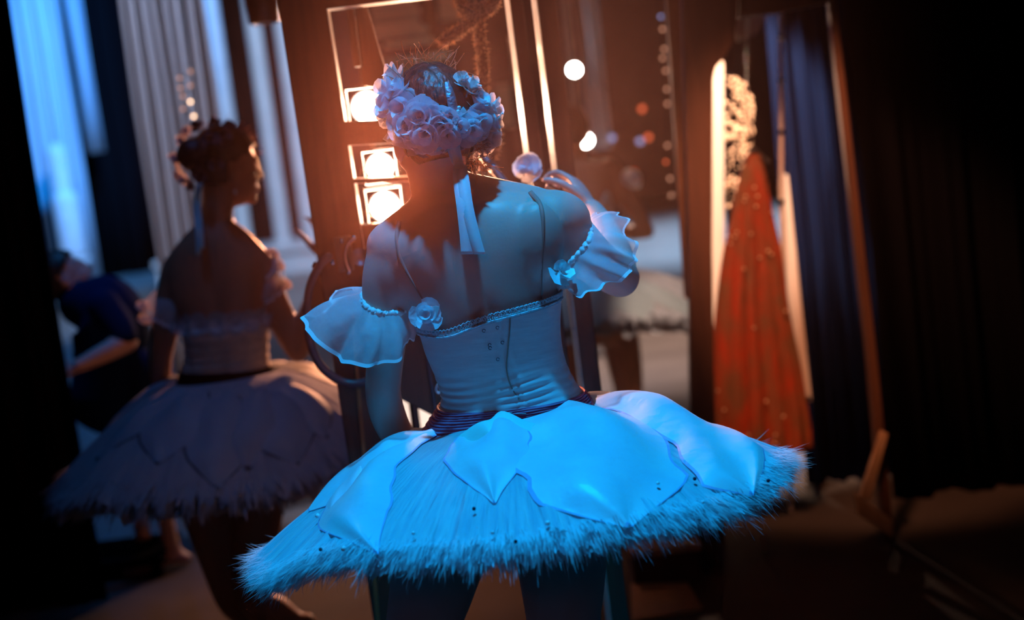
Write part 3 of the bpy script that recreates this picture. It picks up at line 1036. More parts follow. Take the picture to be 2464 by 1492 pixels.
tutu_petal(TT, tutu, a0, .10, TT.locate(1560, 1020)[0], .55, .05, 95, M['petal_mint'], M['petal'], .010, .02, .4)
for i, a in enumerate(np.radians([12, 48, 84, 120, 156, 186])):
    tutu_petal(TT, tutu, a, .08, a + .1, .72, .10, 80 + i, M['petal'], M['hem'], .012, .025, .8)
for i, (x, y) in enumerate(((768, 1257), (773, 1340), (830, 1345), (997, 1303), (1143, 1242), (1192, 1300), (1238, 1332), (1315, 1276), (1585, 1183), (1673, 1171), (1690, 1227), (1848, 1172), (1660, 1060), (1425, 1150), (1412, 1115))):
    a, s = TT.locate(x, y)
    p = TT.pt(a, s, .012)
    mk('sequin', *ellipsoid(p, (.0045 if i in (0, 2, 7) else .0032,) * 3, None, 7, 9), M['gem_dark'] if i in (1, 4, 6, 9, 11) else M['gem'], tutu)

# ================================================================== second dancer (left, facing the stage)
Y1 = 4.2
two = thing('person', (PY(560, 920, Y1)[0], Y1, 0.0), 'dancer standing in shadow with face turned to stage, dim tutu with feathery hem', 'person', 'ballet dancers in the wings')
T2 = Torso([(482, 540, 562, 535, .055, .0), (425, 590, 598, 570, .08, 0), (402, 640, 642, 618, .095, 0), (405, 700, 650, 680, .102, 0), (428, 765, 645, 745, .102, 0),
            (447, 810, 642, 795, .10, 0), (450, 860, 640, 848, .092, 0), (440, 900, 648, 890, .092, 0), (425, 950, 668, 940, .10, 0), (400, 1030, 690, 1020, .118, 0),
            (395, 1110, 695, 1100, .12, 0), (410, 1190, 690, 1180, .10, 0)], Y1)
h2 = PY(548, 402, Y1 + .02)
h2ax = axes_from(unit(np.array([0.50, -0.86, 0.0])), unit(PY(545, 300, Y1) - PY(552, 500, Y1)))
parts = [T2.loft(0, 11, 50, 40, .08), tube([PY(530, 450, Y1), PY(524, 500, Y1), PY(520, 550, Y1), PY(518, 590, Y1)], [.052, .047, .052, .062], 18, 4, True)] + head_parts(h2, h2ax, .98)
parts += [tube([PY(518, 545, Y1), PY(570, 580, Y1), PY(622, 632, Y1)], [.045, .044, .042], 14, 4, True), tube([PY(515, 550, Y1), PY(470, 590, Y1), PY(425, 645, Y1)], [.045, .044, .042], 14, 4, True)]
parts.append(tube([PY(428, 655, Y1), PY(412, 720, Y1), PY(398, 790, Y1), PY(385, 860, Y1 + .02), PY(388, 920, Y1 + .05), PY(405, 970, Y1 + .09)], [.05, .046, .042, .037, .033, .026], 16, 4, True))
parts += hand_parts(PY(405, 970, Y1 + .09), (.3, .4, -.8), (-.8, 0, -.2), 1, .35)
e2 = PY(716, 842, Y1)
parts.append(tube([PY(628, 650, Y1), PY(655, 720, Y1), PY(690, 790, Y1), e2], [.05, .046, .042, .037], 16, 4, True))
parts.append(tube([e2, PY(742, 770, Y1 - .02), PY(768, 690, Y1 - .05), PY(782, 630, Y1 - .08)], [.037, .037, .031, .024], 16, 4, True))
parts += hand_parts(PY(782, 630, Y1 - .08), (.1, -.2, 1), (.5, .6, .1), 1, .5)
for hx, kx, ax_ in ((480, 560, -.86), (620, 612, -.74)):
    hp, kn, an = PY(hx, 1150, Y1), PY(kx, 1440, Y1 + (.06 if hx < 500 else 0)), np.array([ax_, Y1 + (.10 if hx < 500 else 0), .075])
    parts.append(tube([hp, hp * .5 + kn * .5, kn, kn * .6 + an * .4, an], [.088, .074, .053, .052, .033], 18, 5, True))
    parts += foot_parts(an, (.3, 1))
body2 = remeshed('body', parts, M['skin_tan'], two, .006, 7)


def cap_hair(name, c, ax, parent, keepf, seed):
    V, fs = ellipsoid((0, 0, 0), (.080, .102, .101), None, 32, 46)
    loc = (V + np.array([0, -.012, .022])) * .99
    loc = loc * (1 + .02 * np.sin(loc[:, 0] * 260 + loc[:, 2] * 90))[:, None]
    kp = keepf(loc)
    fs = [f for f in fs if all(kp[i] for i in f)]
    us = sorted({i for f in fs for i in f})
    d = {a: b for b, a in enumerate(us)}
    o = mk(name, (np.asarray(c) + loc @ ax)[us], [tuple(d[i] for i in f) for f in fs], M['hair'], parent)
    solid(o, .004)
    return o


hair2 = cap_hair('hair', h2, h2ax, two, lambda l: (l[:, 2] > .015 + .55 * l[:, 1]) | (l[:, 1] < -.02) & (l[:, 2] > -.055), 5)
mk('hair_bun', *ellipsoid(PY(472, 372, Y1 - .01), (.058, .055, .052), None, 16, 22), M['hair'], hair2)
r = rng(77)
pts = []
for i in range(70):
    a = r.uniform(-1.2, 1.5)
    d = np.array([r.uniform(-.3, .3), math.sin(a), math.cos(a)])
    pts.append((h2 + (np.array([0, -.012, .022]) + d * np.array([.079, .10, .10])) @ h2ax, d @ h2ax))
wisps('hair_wisps', hair2, pts, 78, M['strand'], .0008, .03)
wr2 = thing('headband', (0, 0, 0), None, None)
adopt(wr2, two)
wr2.location = Vector(h2) - two.location
wr2.matrix_parent_inverse = Matrix()
for i, (x, y, R, dy) in enumerate(((430, 385, .022, 0), (432, 420, .022, 0), (445, 432, .02, -.03), (438, 340, .02, 0), (452, 318, .02, 0), (475, 305, .02, -.02), (515, 296, .018, -.03), (540, 330, .022, -.085), (505, 340, .022, -.085),
                                    (480, 420, .024, -.075), (520, 392, .022, -.09), (550, 300, .016, -.04), (418, 378, .016, .01), (580, 303, .014, -.03), (460, 445, .018, -.02))):
    p = PY(x, y, Y1 + dy)
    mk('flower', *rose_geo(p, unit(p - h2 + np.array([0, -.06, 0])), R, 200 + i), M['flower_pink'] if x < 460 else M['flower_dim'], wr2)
for pth in ([(478, 440, -.05), (470, 480, -.04), (472, 520, -.06), (476, 560, -.10), (478, 615, -.115)], [(484, 440, -.05), (478, 490, -.05), (484, 560, -.10), (486, 600, -.115)]):
    o = mk('ribbon', *strip(catmull([PY(x, y, Y1 + d) for x, y, d in pth], 5), .007, np.array([1.0, 0, 0])), M['ribbon'], wr2)
    solid(o, .0012)
mk('earring', *ellipsoid(PY(566, 462, Y1 - .06), (.004, .004, .008), None, 8, 10), M['gem'], two)
top2 = lambda a: 4.35 + .12 * math.sin(9 * a)
bod2 = shell('bodice', T2, top2, lambda a: 7.3, .006, M['cream'], two, 26, 110, .03, lambda t, a: .002 * math.sin(t * 14 + 2 * math.cos(a)))
shell('waistband', T2, lambda a: 6.75, lambda a: 7.7, .010, M['black'], two, 14, 90)
r = rng(91)
for k in range(9):
    a = math.pi * (1.08 + .84 * k / 8)
    p = T2.pt(4.3, a, .014)
    mk('bodice_frill', *rose_geo(p, unit(p - T2.row(4.3)[:3]), .034, 900 + k, ((3, .5, .5), (5, 1.0, .1))), M['organza'], bod2)
ruffle('sleeve_ruffle', [(448, 705, 0), (425, 712, -.04), (402, 706, -.03), (392, 695, 0), (402, 685, .04), (430, 690, .045)],
       [(440, 790, 0), (415, 796, -.06), (375, 775, -.07), (342, 770, -.02), (340, 735, .03), (400, 770, .07)], Y1, two, 51, M['organza'], M['organza_edge'], 6, .012, n=90, m=10)
ruffle('sleeve_ruffle', [(660, 625, 0), (655, 655, -.045), (625, 680, -.03), (612, 675, 0), (622, 650, .045), (648, 620, .04)],
       [(665, 610, .03), (690, 688, -.03), (660, 720, -.06), (618, 740, -.04), (640, 690, .06), (655, 605, .07)], Y1, two, 53, M['organza'], M['organza_edge'], 6, .012, n=90, m=10)
for i, (x, y) in enumerate(((655, 612), (668, 640), (682, 685), (652, 660), (350, 770), (345, 738))):
    p = PY(x, y, Y1 + .01)
    mk('sleeve_petal', *rose_geo(p, (.4, -.5, .6), .022, 960 + i, ((3, .5, .6), (4, 1, .3))), M['flower_pink'], two)
tc2 = PY(548, 915, Y1)
TB = Tutu(tc2, .555, .115, [(0, -.005), (.12, -.012), (.3, .012), (.5, .068), (.75, .155), (1.0, .26), (1.3, .38)], 1.0, 3.5, 8, waves=.008)
tutu2 = thing('tutu', (0, 0, 0), None, None)
adopt(tutu2, two)
tutu2.location = Vector(tc2) - two.location
tutu2.matrix_parent_inverse = Matrix()
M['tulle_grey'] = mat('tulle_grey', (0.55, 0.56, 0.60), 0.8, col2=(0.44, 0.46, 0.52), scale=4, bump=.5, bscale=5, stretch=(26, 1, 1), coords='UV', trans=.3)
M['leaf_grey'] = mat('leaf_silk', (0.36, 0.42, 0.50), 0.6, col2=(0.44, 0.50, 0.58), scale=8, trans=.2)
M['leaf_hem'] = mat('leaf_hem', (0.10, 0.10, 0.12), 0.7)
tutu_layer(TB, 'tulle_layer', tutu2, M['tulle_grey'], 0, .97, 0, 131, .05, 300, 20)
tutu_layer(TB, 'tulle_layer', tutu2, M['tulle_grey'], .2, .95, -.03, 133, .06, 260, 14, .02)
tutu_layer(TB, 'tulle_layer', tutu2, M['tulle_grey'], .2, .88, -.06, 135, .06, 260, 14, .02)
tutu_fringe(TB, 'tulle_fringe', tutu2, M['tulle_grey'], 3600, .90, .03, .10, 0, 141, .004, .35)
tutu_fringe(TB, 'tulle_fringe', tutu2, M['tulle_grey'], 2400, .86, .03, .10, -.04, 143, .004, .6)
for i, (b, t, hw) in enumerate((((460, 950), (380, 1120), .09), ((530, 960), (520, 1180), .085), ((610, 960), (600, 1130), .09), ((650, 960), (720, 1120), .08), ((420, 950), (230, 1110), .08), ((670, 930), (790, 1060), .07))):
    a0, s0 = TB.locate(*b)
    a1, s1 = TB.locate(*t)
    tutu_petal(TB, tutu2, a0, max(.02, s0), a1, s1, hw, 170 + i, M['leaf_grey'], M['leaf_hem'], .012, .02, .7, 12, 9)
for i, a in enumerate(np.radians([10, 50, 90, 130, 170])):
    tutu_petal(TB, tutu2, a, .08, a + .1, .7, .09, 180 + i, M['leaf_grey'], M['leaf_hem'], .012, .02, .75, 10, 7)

# ================================================================== third dancer (on stage beyond the post)
Y2 = 6.3
tri = thing('person', (PY(1445, 700, Y2)[0], Y2, 0.0), 'blurred dancer on the lit stage beyond the post, elbow out, pale tutu', 'person', 'ballet dancers in the wings')
T3 = Torso([(1352, 392, 1412, 385, .055, 0), (1330, 412, 1450, 392, .08, 0), (1325, 440, 1482, 415, .09, 0), (1330, 485, 1485, 465, .10, 0), (1345, 535, 1482, 525, .10, 0), (1358, 590, 1475, 580, .092, 0),
            (1358, 640, 1480, 632, .09, 0), (1345, 690, 1505, 682, .11, 0), (1335, 760, 1520, 750, .12, 0), (1345, 830, 1520, 820, .10, 0)], Y2)
h3 = PY(1372, 318, Y2)
h3ax = axes_from((.95, .2, 0), unit(PY(1368, 250, Y2) - PY(1380, 400, Y2)))
parts = [T3.loft(0, 9, 40, 32, .06), tube([PY(1376, 340, Y2), PY(1381, 380, Y2), PY(1388, 420, Y2)], [.05, .048, .06], 14, 4, True)] + head_parts(h3, h3ax)
e3 = PY(1556, 556, Y2)
parts += [tube([PY(1466, 405, Y2), PY(1495, 450, Y2), PY(1530, 510, Y2), e3], [.048, .045, .041, .036], 14, 4, True), tube([e3, PY(1510, 560, Y2 + .08), PY(1460, 545, Y2 + .16)], [.036, .034, .025], 14, 4, True)]
parts += hand_parts(PY(1460, 545, Y2 + .16), (-1, .1, .1), (0, .9, .1), 1, .4)
parts += [tube([PY(1340, 430, Y2), PY(1320, 500, Y2), PY(1312, 570, Y2), PY(1330, 640, Y2 + .1)], [.046, .044, .038, .026], 14, 4, True)]
parts += hand_parts(PY(1330, 640, Y2 + .1), (.3, .3, -.8), (-.9, .1, 0), 1, .3)
for hx, kx in ((1385, 1395), (1490, 1520)):
    hp, kn = PY(hx, 800, Y2), PY(kx, 985, Y2)
    an = np.array([kn[0] + .02, Y2, .075])
    parts.append(tube([hp, hp * .5 + kn * .5, kn, kn * .6 + an * .4, an], [.088, .078, .054, .052, .033], 16, 5, True))
    parts += foot_parts(an, (.2, 1))
body3 = remeshed('body', parts, M['skin_tan'], tri, .008, 6)
cap_hair('hair', h3, h3ax, tri, lambda l: (l[:, 2] > .015 + .55 * l[:, 1]) | (l[:, 1] < -.02) & (l[:, 2] > -.055), 9)
shell('bodice', T3, lambda a: 4.0 - (1.2 * math.exp(-((math.cos(a) - .55) / .25) ** 2) if math.sin(a) < 0 else 0), lambda a: 7.2, .008, M['white_cloth'], tri, 20, 70)
p = PY(1520, 432, Y2 - .03)
arm3 = mk('arm_flower', *rose_geo(p, (.5, -.7, .3), .045, 990), M['flower'], tri)
tc3 = PY(1450, 648, Y2)
TC = Tutu(tc3, .57, .115, [(0, 0), (.3, .035), (.6, .10), (1.0, .225), (1.3, .33)], -2, 6, 18, waves=.008)
tutu3 = thing('tutu', (0, 0, 0), None, None)
adopt(tutu3, tri)
tutu3.location = Vector(tc3) - tri.location
tutu3.matrix_parent_inverse = Matrix()
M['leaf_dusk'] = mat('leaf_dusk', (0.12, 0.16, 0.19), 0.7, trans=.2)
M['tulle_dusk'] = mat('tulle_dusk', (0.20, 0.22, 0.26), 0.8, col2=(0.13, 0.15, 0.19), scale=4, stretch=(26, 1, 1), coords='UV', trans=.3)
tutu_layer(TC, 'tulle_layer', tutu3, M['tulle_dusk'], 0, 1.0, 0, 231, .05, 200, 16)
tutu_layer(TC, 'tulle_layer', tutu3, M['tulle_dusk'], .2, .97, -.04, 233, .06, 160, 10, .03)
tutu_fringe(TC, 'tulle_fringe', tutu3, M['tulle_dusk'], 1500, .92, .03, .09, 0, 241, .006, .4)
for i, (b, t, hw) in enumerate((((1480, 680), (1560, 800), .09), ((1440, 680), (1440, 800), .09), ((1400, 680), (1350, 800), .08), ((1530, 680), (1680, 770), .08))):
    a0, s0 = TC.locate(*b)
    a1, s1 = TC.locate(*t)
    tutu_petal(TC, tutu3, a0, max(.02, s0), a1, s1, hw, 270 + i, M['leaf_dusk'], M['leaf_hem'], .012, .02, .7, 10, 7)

# ================================================================== crouching figure at far left
Y4 = 5.4
four = thing('person', (PY(250, 900, Y4)[0], Y4, 0.0), 'dark-clothed person crouching with blue-lit back beside the black drape', 'person')
P4 = lambda x, y, d=0.0: PY(x, y, Y4 + d)
hd = P4(158, 668)
h4ax = axes_from((.3, -.95, 0), (-.5, 0, .86))
parts = head_parts(hd, h4ax, .95) + [tube([P4(170, 690), P4(192, 712), P4(205, 735)], [.05, .05, .06], 14, 4, True),
         tube([P4(205, 730), P4(245, 745), P4(268, 800), P4(268, 880), P4(258, 950)], [.09, .135, .14, .135, .13], 22, 5, True),
         tube([P4(250, 735, -.1), P4(290, 790, -.14), P4(305, 822, -.16)], [.055, .048, .042], 14, 4, True),
         tube([P4(305, 822, -.16), P4(250, 850, -.2), P4(190, 880, -.24)], [.042, .037, .027], 14, 4, True),
         tube([P4(235, 960), P4(290, 890, -.02), P4(325, 870, -.05)], [.10, .08, .062], 16, 4, True),
         tube([P4(325, 870, -.05), P4(345, 930, -.05), P4(352, 1010, -.04)], [.060, .052, .036], 16, 4, True),
         tube([P4(225, 970, .1), P4(240, 930, .14), P4(260, 900, .14)], [.09, .08, .06], 16, 4, True),
         tube([P4(260, 900, .14), P4(275, 960, .14), P4(290, 1020, .14)], [.058, .05, .036], 16, 4, True)]
parts += hand_parts(P4(190, 880, -.24), (-1, -.1, -.2), (0, -.8, .6), 1, .4)
zk = P4(352, 1010, -.04)
parts += [tube([P4(352, 1005, -.04), np.array([zk[0] + .02, zk[1], .075])], [.036, .032], 14, 1, True)] + foot_parts(np.array([zk[0] + .02, zk[1], .075]), (-1, -.2))
zk = P4(290, 1020, .14)
parts += [tube([P4(290, 1015, .14), np.array([zk[0] + .02, zk[1], .075])], [.036, .032], 14, 1, True)] + foot_parts(np.array([zk[0] + .02, zk[1], .075]), (-1, .2))
remeshed('body', parts, M['skin'], four, .009, 6)
cl = [tube([P4(203, 728), P4(245, 745), P4(268, 800), P4(268, 880), P4(258, 958)], [.10, .143, .148, .143, .14], 24, 5, True), tube([P4(250, 735, -.1), P4(290, 790, -.14), P4(300, 812, -.155)], [.064, .057, .052], 14, 4, True)]
remeshed('black_top', cl, M['navy'], four, .010, 5)
lg = [tube([P4(235, 960), P4(290, 890, -.02), P4(325, 870, -.05), P4(345, 930, -.05), P4(351, 1000, -.04)], [.108, .088, .070, .060, .046], 18, 5, True),
      tube([P4(225, 970, .1), P4(240, 930, .14), P4(260, 900, .14), P4(275, 960, .14), P4(289, 1010, .14)], [.098, .088, .068, .058, .046], 18, 5, True)]
remeshed('trousers', lg, M['navy'], four, .010, 5)
cap_hair('hair', hd, h4ax * .95, four, lambda l: (l[:, 2] > .015 + .55 * l[:, 1]) | (l[:, 1] < -.02) & (l[:, 2] > -.055), 19)
stl = thing('stool', (PY(250, 975, Y4)[0], Y4 + .02, 0), 'low black stool under the crouching person in dark clothes', 'stool')
zs = .085
bx_ = stl.location
bevelled(mk('seat', *box((bx_.x, bx_.y, zs - .02), (.17, .17, .018)), M['black'], stl, smooth=False))
for sx in (-1, 1):
    for sy in (-1, 1):
        mk('leg', *tube([(bx_.x + sx * .13, bx_.y + sy * .13, zs - .03), (bx_.x + sx * .15, bx_.y + sy * .15, .0)], .016, 8, 1), M['black'], stl)

# ================================================================== the stage: floor, walls, drapes
def struct(name, V, Fc, m, smooth=False):
    o = mk(name, V, Fc, m, None, smooth)
    o['kind'] = 'structure'
    return o


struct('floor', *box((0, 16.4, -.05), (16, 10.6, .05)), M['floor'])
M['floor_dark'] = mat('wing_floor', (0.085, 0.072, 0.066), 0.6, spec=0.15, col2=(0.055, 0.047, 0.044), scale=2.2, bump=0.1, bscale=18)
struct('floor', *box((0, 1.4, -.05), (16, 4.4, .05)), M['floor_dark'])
struct('wall_back', *box((0, 25.2, 5), (16, .1, 5)), M['wall'])
struct('wall_left', *box((-16.1, 12, 5), (.1, 15, 5)), M['wall'])
struct('wall_right', *box((16.1, 12, 5), (.1, 15, 5)), M['wall'])


def drape(name, x0, x1, Y, z0, z1, m, label, folds=8, amp=.05, seed=1, cat='drape', group=None, n=160, y1=None):
    r = rng(seed)
    ph = r.uniform(0, 6.28, 4)
    V = []
    for i in range(n):
        f = i / (n - 1)
        x = x0 + (x1 - x0) * f
        y = Y + ((y1 - Y) * f if y1 is not None else 0)
        y += amp * (math.sin(f * folds * 6.283 + ph[0]) * .7 + .3 * math.sin(f * folds * 2.6 * 6.283 + ph[1]) + .4 * math.sin(f * folds * .37 * 6.283 + ph[2]))
        for z in np.linspace(z0, z1, 6):
            V.append((x + .01 * math.sin(z * 2 + ph[3] + f * 9), y + amp * .2 * math.sin(z + f * 20), z))
    o = mk(name, V, gridfaces(n, 6), m)
    solid(o, .004)
    return tag(o, label, cat, group)


X = lambda x, y, Y: float(PY(x, y, Y)[0])
drape('black_drape', X(-600, 430, 5.05), X(92, 430, 5.05), 5.05, 0, 4.2, M['black'], 'black leg drape closing the left edge of the wing', 7, .05, 1)
drape('black_drape', X(2108, 700, 5.1), X(3000, 700, 5.1) + .3, 5.1, 0, 4.5, M['black'], 'black drape filling the dark right side behind the frame', 8, .05, 2)
drape('navy_drape', X(1884, 500, 5.45), X(2120, 500, 5.45), 5.45, 0, 4.5, M['navy'], 'dark navy curtain hanging inside the wooden scenery frame', 5, .05, 3)
drape('blue_drape', X(48, 200, 20), X(168, 200, 20), 20, 0, 8, M['drape_blue'], 'pale leg drape flooded with bright blue light, far left', 3, .12, 4)
drape('blue_drape', X(172, 60, 21), X(205, 60, 21), 21, 1.9, 8, M['drape_blue'], 'narrow blue-lit strip of drape beside the bright blue one', 2, .08, 5)
drape('navy_drape', X(150, 300, 22), X(560, 300, 22), 22, 0, 8, M['black'], 'wide dark drape between blue drape and gauze', 7, .15, 6)
drape('gauze_curtain', X(352, 430, 6.0), X(548, 430, 6.0), 6.0, 0, 4.5, M['gauze'], 'tall pale streaked gauze curtain behind the shadowed dancer', 7, .007, 7, 'curtain', n=220)
drape('pink_drape', X(1392, 150, 15), X(1450, 150, 15), 15, 1.2, 7, M['cream'], 'pinkish far drape strip beside the two white lamps', 2, .08, 9)

rs = thing('riser', (X(680, 600, 19), 19, 0), 'low stage riser carrying the pale far columns', 'platform')
zt = PY(690, 590, 18.6)[2]
mk('deck', *box((X(680, 600, 19), 19.2, zt - .04), (1.6, .8, .04)), M['column'], rs, smooth=False)
mk('front_panel', *box((X(680, 600, 19), 18.5, (zt - .08) / 2), (1.58, .03, (zt - .08) / 2)), M['column'], rs, smooth=False)


def column(px, py, Y, rad, z0, z1, label, grp):
    c = PY(px, py, Y)
    t = thing('stage_column', (c[0], Y, z0), label, 'column', grp)
    mk('shaft', *tube([(c[0], Y, z0 + .06), (c[0], Y, (z0 + z1) / 2), (c[0], Y, z1)], [rad, rad * .98, rad * .94], 24, 1), M['column'], t)
    mk('column_base', *tube([(c[0], Y, z0), (c[0], Y, z0 + .07), (c[0], Y, z0 + .12)], [rad * 1.3, rad * 1.3, rad * 1.02], 24, 1), M['column'], t)
    return t


column(548, 290, 19, .10, zt, 8, 'slim pale column rising behind the shadowed dancer\'s head', 'pale columns on the riser')
column(642, 290, 19, .105, zt, 8, 'pale column in the middle of the three on the riser', 'pale columns on the riser')
column(712, 290, 19, .12, zt, 8, 'pale column closest to the lighting tower stile', 'pale columns on the riser')
for (x, y, Y, rd, lb) in ((132, 345, 19.2, .14, 'taller round-topped blue-lit post in front of the blue drape'), (152, 455, 18.3, .17, 'shorter round-topped blue-lit post in front of the blue drape')):
    c = PY(x, y, Y)
    t = thing('round_post', (c[0], Y, 0), lb, 'post', 'round-topped posts')
    mk('shaft', *tube([(c[0], Y, 0), (c[0], Y, c[2] * .5), (c[0], Y, c[2] - rd)], rd, 24, 1, True), M['column'], t)
    mk('collar', *tube([(c[0], Y, .5), (c[0], Y, .6)], rd * 1.15, 24, 1), M['column'], t)

# ================================================================== lighting tower (frame) behind the main dancer
YB = 3.2


def slab(poly, Y, dv):
    B = np.array([PY(x, y, Y) for x, y in poly])
    return hexa(B, B + np.asarray(dv, float))


def member(name, poly, Y, dv, m, parent, edge_faces=(), em=None, bev=.003):
    V, Fc = slab(poly, Y, dv)
    mi = [0] * len(Fc)
    for e in edge_faces:
        mi[2 + e] = 1
    o = mk(name, V, Fc, None, parent, smooth=False, mats=[m, em or m], mi=mi)
    bm = bmesh.new()
    bm.from_mesh(o.data)
    bmesh.ops.recalc_face_normals(bm, faces=bm.faces)
    bm.to_mesh(o.data)
    bm.free()
    if bev: bevelled(o, bev, 2)
    return o


tow = thing('lighting_tower', (X(760, 1500, YB), YB, 0), 'dark wooden lighting tower frame with lamp openings in front of the dancer', 'tower')
def zpoly(xl0, yl0, xl1, yl1, xr0, yr0, xr1, yr1):
    return [(xl0, yl0), (xr0, yr0), (xr1, yr1), (xl1, yl1)]


dS = (0, .06, 0)
member('stile', [(640, -170), (712, -170), (975, 1960), (903, 1960)][:0] or [(641, -170), (757, -170), (1090, 1960), (970, 1960)], YB, dS, M['dark_wood'], tow, (1,), M['lit_edge'])
member('top_rail', [(770, 24), (1350, -46), (1336, -165), (755, -100)], YB, dS, M['dark_wood'], tow, (0,), M['lit_edge'])
member('rung', [(826, 292), (960, 286), (966, 344), (835, 351)], YB, dS, M['dark_wood'], tow, (0, 2), M['lit_edge'])
member('rung', [(846, 430), (985, 424), (987, 437), (848, 442)], YB, dS, M['dark_wood'], tow, (0, 2), M['lit_edge'])
member('brace_board', [(856, 16), (882, 14), (930, 175), (912, 212), (874, 206)], YB + .07, (0, .02, 0), M['dark_wood'], tow, (), None)
member('brace_board', [(833, 15), (850, 13), (868, 160), (851, 162)], YB + .065, (0, .02, 0), M['dark_wood'], tow, (), None)
member('lower_panel', [(866, 541), (1010, 528), (1075, 800), (1098, 1030), (1066, 1014), (948, 953), (925, 940)], YB + .005, (0, .03, 0), M['dark_wood'], tow, (), None)
member('lit_line_strip', [(838, 700), (846, 700), (915, 1500), (905, 1500)], YB - .006, (0, .006, 0), M['wood'], tow, (), None, .001)  # brown strip put in for the thin lit line down the stile
member('post', [(1204, -170), (1236, -170), (1508, 1960), (1474, 1960)], YB, (-.010, .07, 0), M['dark_wood'], tow, (3,), M['lit_edge'])
member('post', [(1271, -170), (1317, -170), (1570, 1960), (1527, 1960)], YB + .01, (-.010, .07, 0), M['dark_wood'], tow, (3,), M['lit_edge'])
# clamp with cyan-lit handle
member('clamp_plate', [(800, 572), (842, 566), (852, 650), (815, 656)], YB - .012, (0, .012, 0), M['metal'], tow)
mk('clamp_handle', *tube([PY(x, y, YB - .035) for x, y in ((852, 572), (838, 585), (830, 608), (833, 632), (840, 652))], .0055, 10, 4, True), M['chrome'], tow)
mk('clamp_drum', *tube([PY(866, 618, YB - .06), PY(866, 618, YB - .01)], .020, 18, 1), M['metal'], tow)
for x, y in ((800, 632), (822, 580), (838, 655)):
    mk('bolt', *ellipsoid(PY(x, y, YB - .014), (.006, .005, .006), None, 8, 10), M['chrome'], tow)

# lamps inside the tower
lp_ = [PY(866, 40, YB + .35), PY(884, 258, YB + .35), PY(915, 402, YB + .35), PY(926, 497, YB + .35), PY(985, 900, YB + .35)]
mk('lamp_pipe', *tube(lp_ + [np.array([lp_[-1][0], YB + .35, 0])], .012, 10, 1), M['metal'], tow)
def stage_lamp(name, c, tgt, rad, lens, label, grp, power, color, ang=120, box_half=None, frame=True):
    c = np.asarray(c, float)
    t = thing(name, c, label, 'lamp', grp)
    d = unit(CAM - c)
    T_, A_, B_ = frames(np.array([c, c + d]))
    a, b = A_[0], B_[0]
    mk('housing', *tube([c - d * rad * 3.2, c - d * rad * 2.6, c - d * rad * .8, c - d * .004], [rad * .7, rad * 1.05, rad * 1.12, rad * 1.12], 24, 1), M['metal'], t)
    th = np.linspace(0, 2 * math.pi, 28, endpoint=False)
    V = [c + d * rad * .25] + [c + d * .002 + rad * (math.cos(q) * a + math.sin(q) * b) for q in th]
    mk('lens', V, [(0, 1 + i, 1 + (i + 1) % 28) for i in range(28)], lens, t)
    if frame:
        s = rad * 1.30
        K = [c + d * .012 + a * sx * s + b * sy * s for sx, sy in ((-1, -1), (1, -1), (1, 1), (-1, 1), (-1, -1))]
        mk('gel_frame', *join([tube([K[i], K[i + 1]], .003, 6, 1) for i in range(4)]), M['chrome'], t)
    yk = [c + a * rad * 1.35 - d * rad, c + a * rad * 1.4 - d * rad * 2 + b * rad * .6, c - d * rad * 3.6 + b * rad, c - a * rad * 1.4 - d * rad * 2 + b * rad * .6, c - a * rad * 1.35 - d * rad]
    mk('yoke', *tube(yk, .006, 6, 3), M['metal'], t)
    if power:
        l = bpy.data.lights.new(name + '_beam', 'SPOT')
        l.energy = power
        l.color = color
        l.spot_size = math.radians(ang)
        l.spot_blend = .4
        l.shadow_soft_size = rad
        o = bpy.data.objects.new(name + '_beam', l)
        C.objects.link(o)
        aim(o, c + d * (rad * .3 + .012), np.asarray(tgt))
        adopt(o, t)
    return t


g3 = 'three bright warm lamps in the tower'
for (x, y, rd, lb, pw) in ((884, 258, .036, 'topmost glaring warm lamp of the three in the tower', 30), (915, 402, .031, 'middle glaring warm lamp of the three in the tower', 28), (926, 497, .034, 'lowest glaring warm lamp of the three, above the dancer\'s shoulder', 34)):
    stage_lamp('stage_lamp', PY(x, y, YB + .22), CAM + np.array([1.30, .6, -.10]), rd, M['lens_warm'], lb, g3, pw, WARM, 66)
stage_lamp('stage_lamp', PY(1382, 168, 9.0), CAM, .036, M['lens_white'], 'upper round white lamp shining from across the stage', 'white lamps across the stage', 120, (1, .6, .4), 80, frame=False)
stage_lamp('stage_lamp', PY(1410, 338, 9.0), CAM, .038, M['lens_white'], 'lower round white lamp just above the far dancer\'s shoulder', 'white lamps across the stage', 120, (1, .6, .4), 80, frame=False)
pl_ = thing('lamp_pole', (X(1400, 300, 9.12), 9.25, 0), 'vertical pole carrying the two white lamps across the stage', 'pole')
pa, pb = PY(1362, -60, 9.25), PY(1400, 400, 9.25)
mk('pipe', *tube([(pb[0], 9.25, 0), (pb[0], 9.25, 4.5)], .025, 12, 1), M['metal'], pl_)
mk('foot_plate', *tube([(pb[0], 9.25, 0), (pb[0], 9.25, .03)], .25, 20, 1), M['metal'], pl_)
for y in (168, 338):
    q = PY(1395, y, 9.2)
    mk('arm', *tube([q, (pb[0], 9.25, q[2])], .012, 8, 1), M['metal'], pl_)

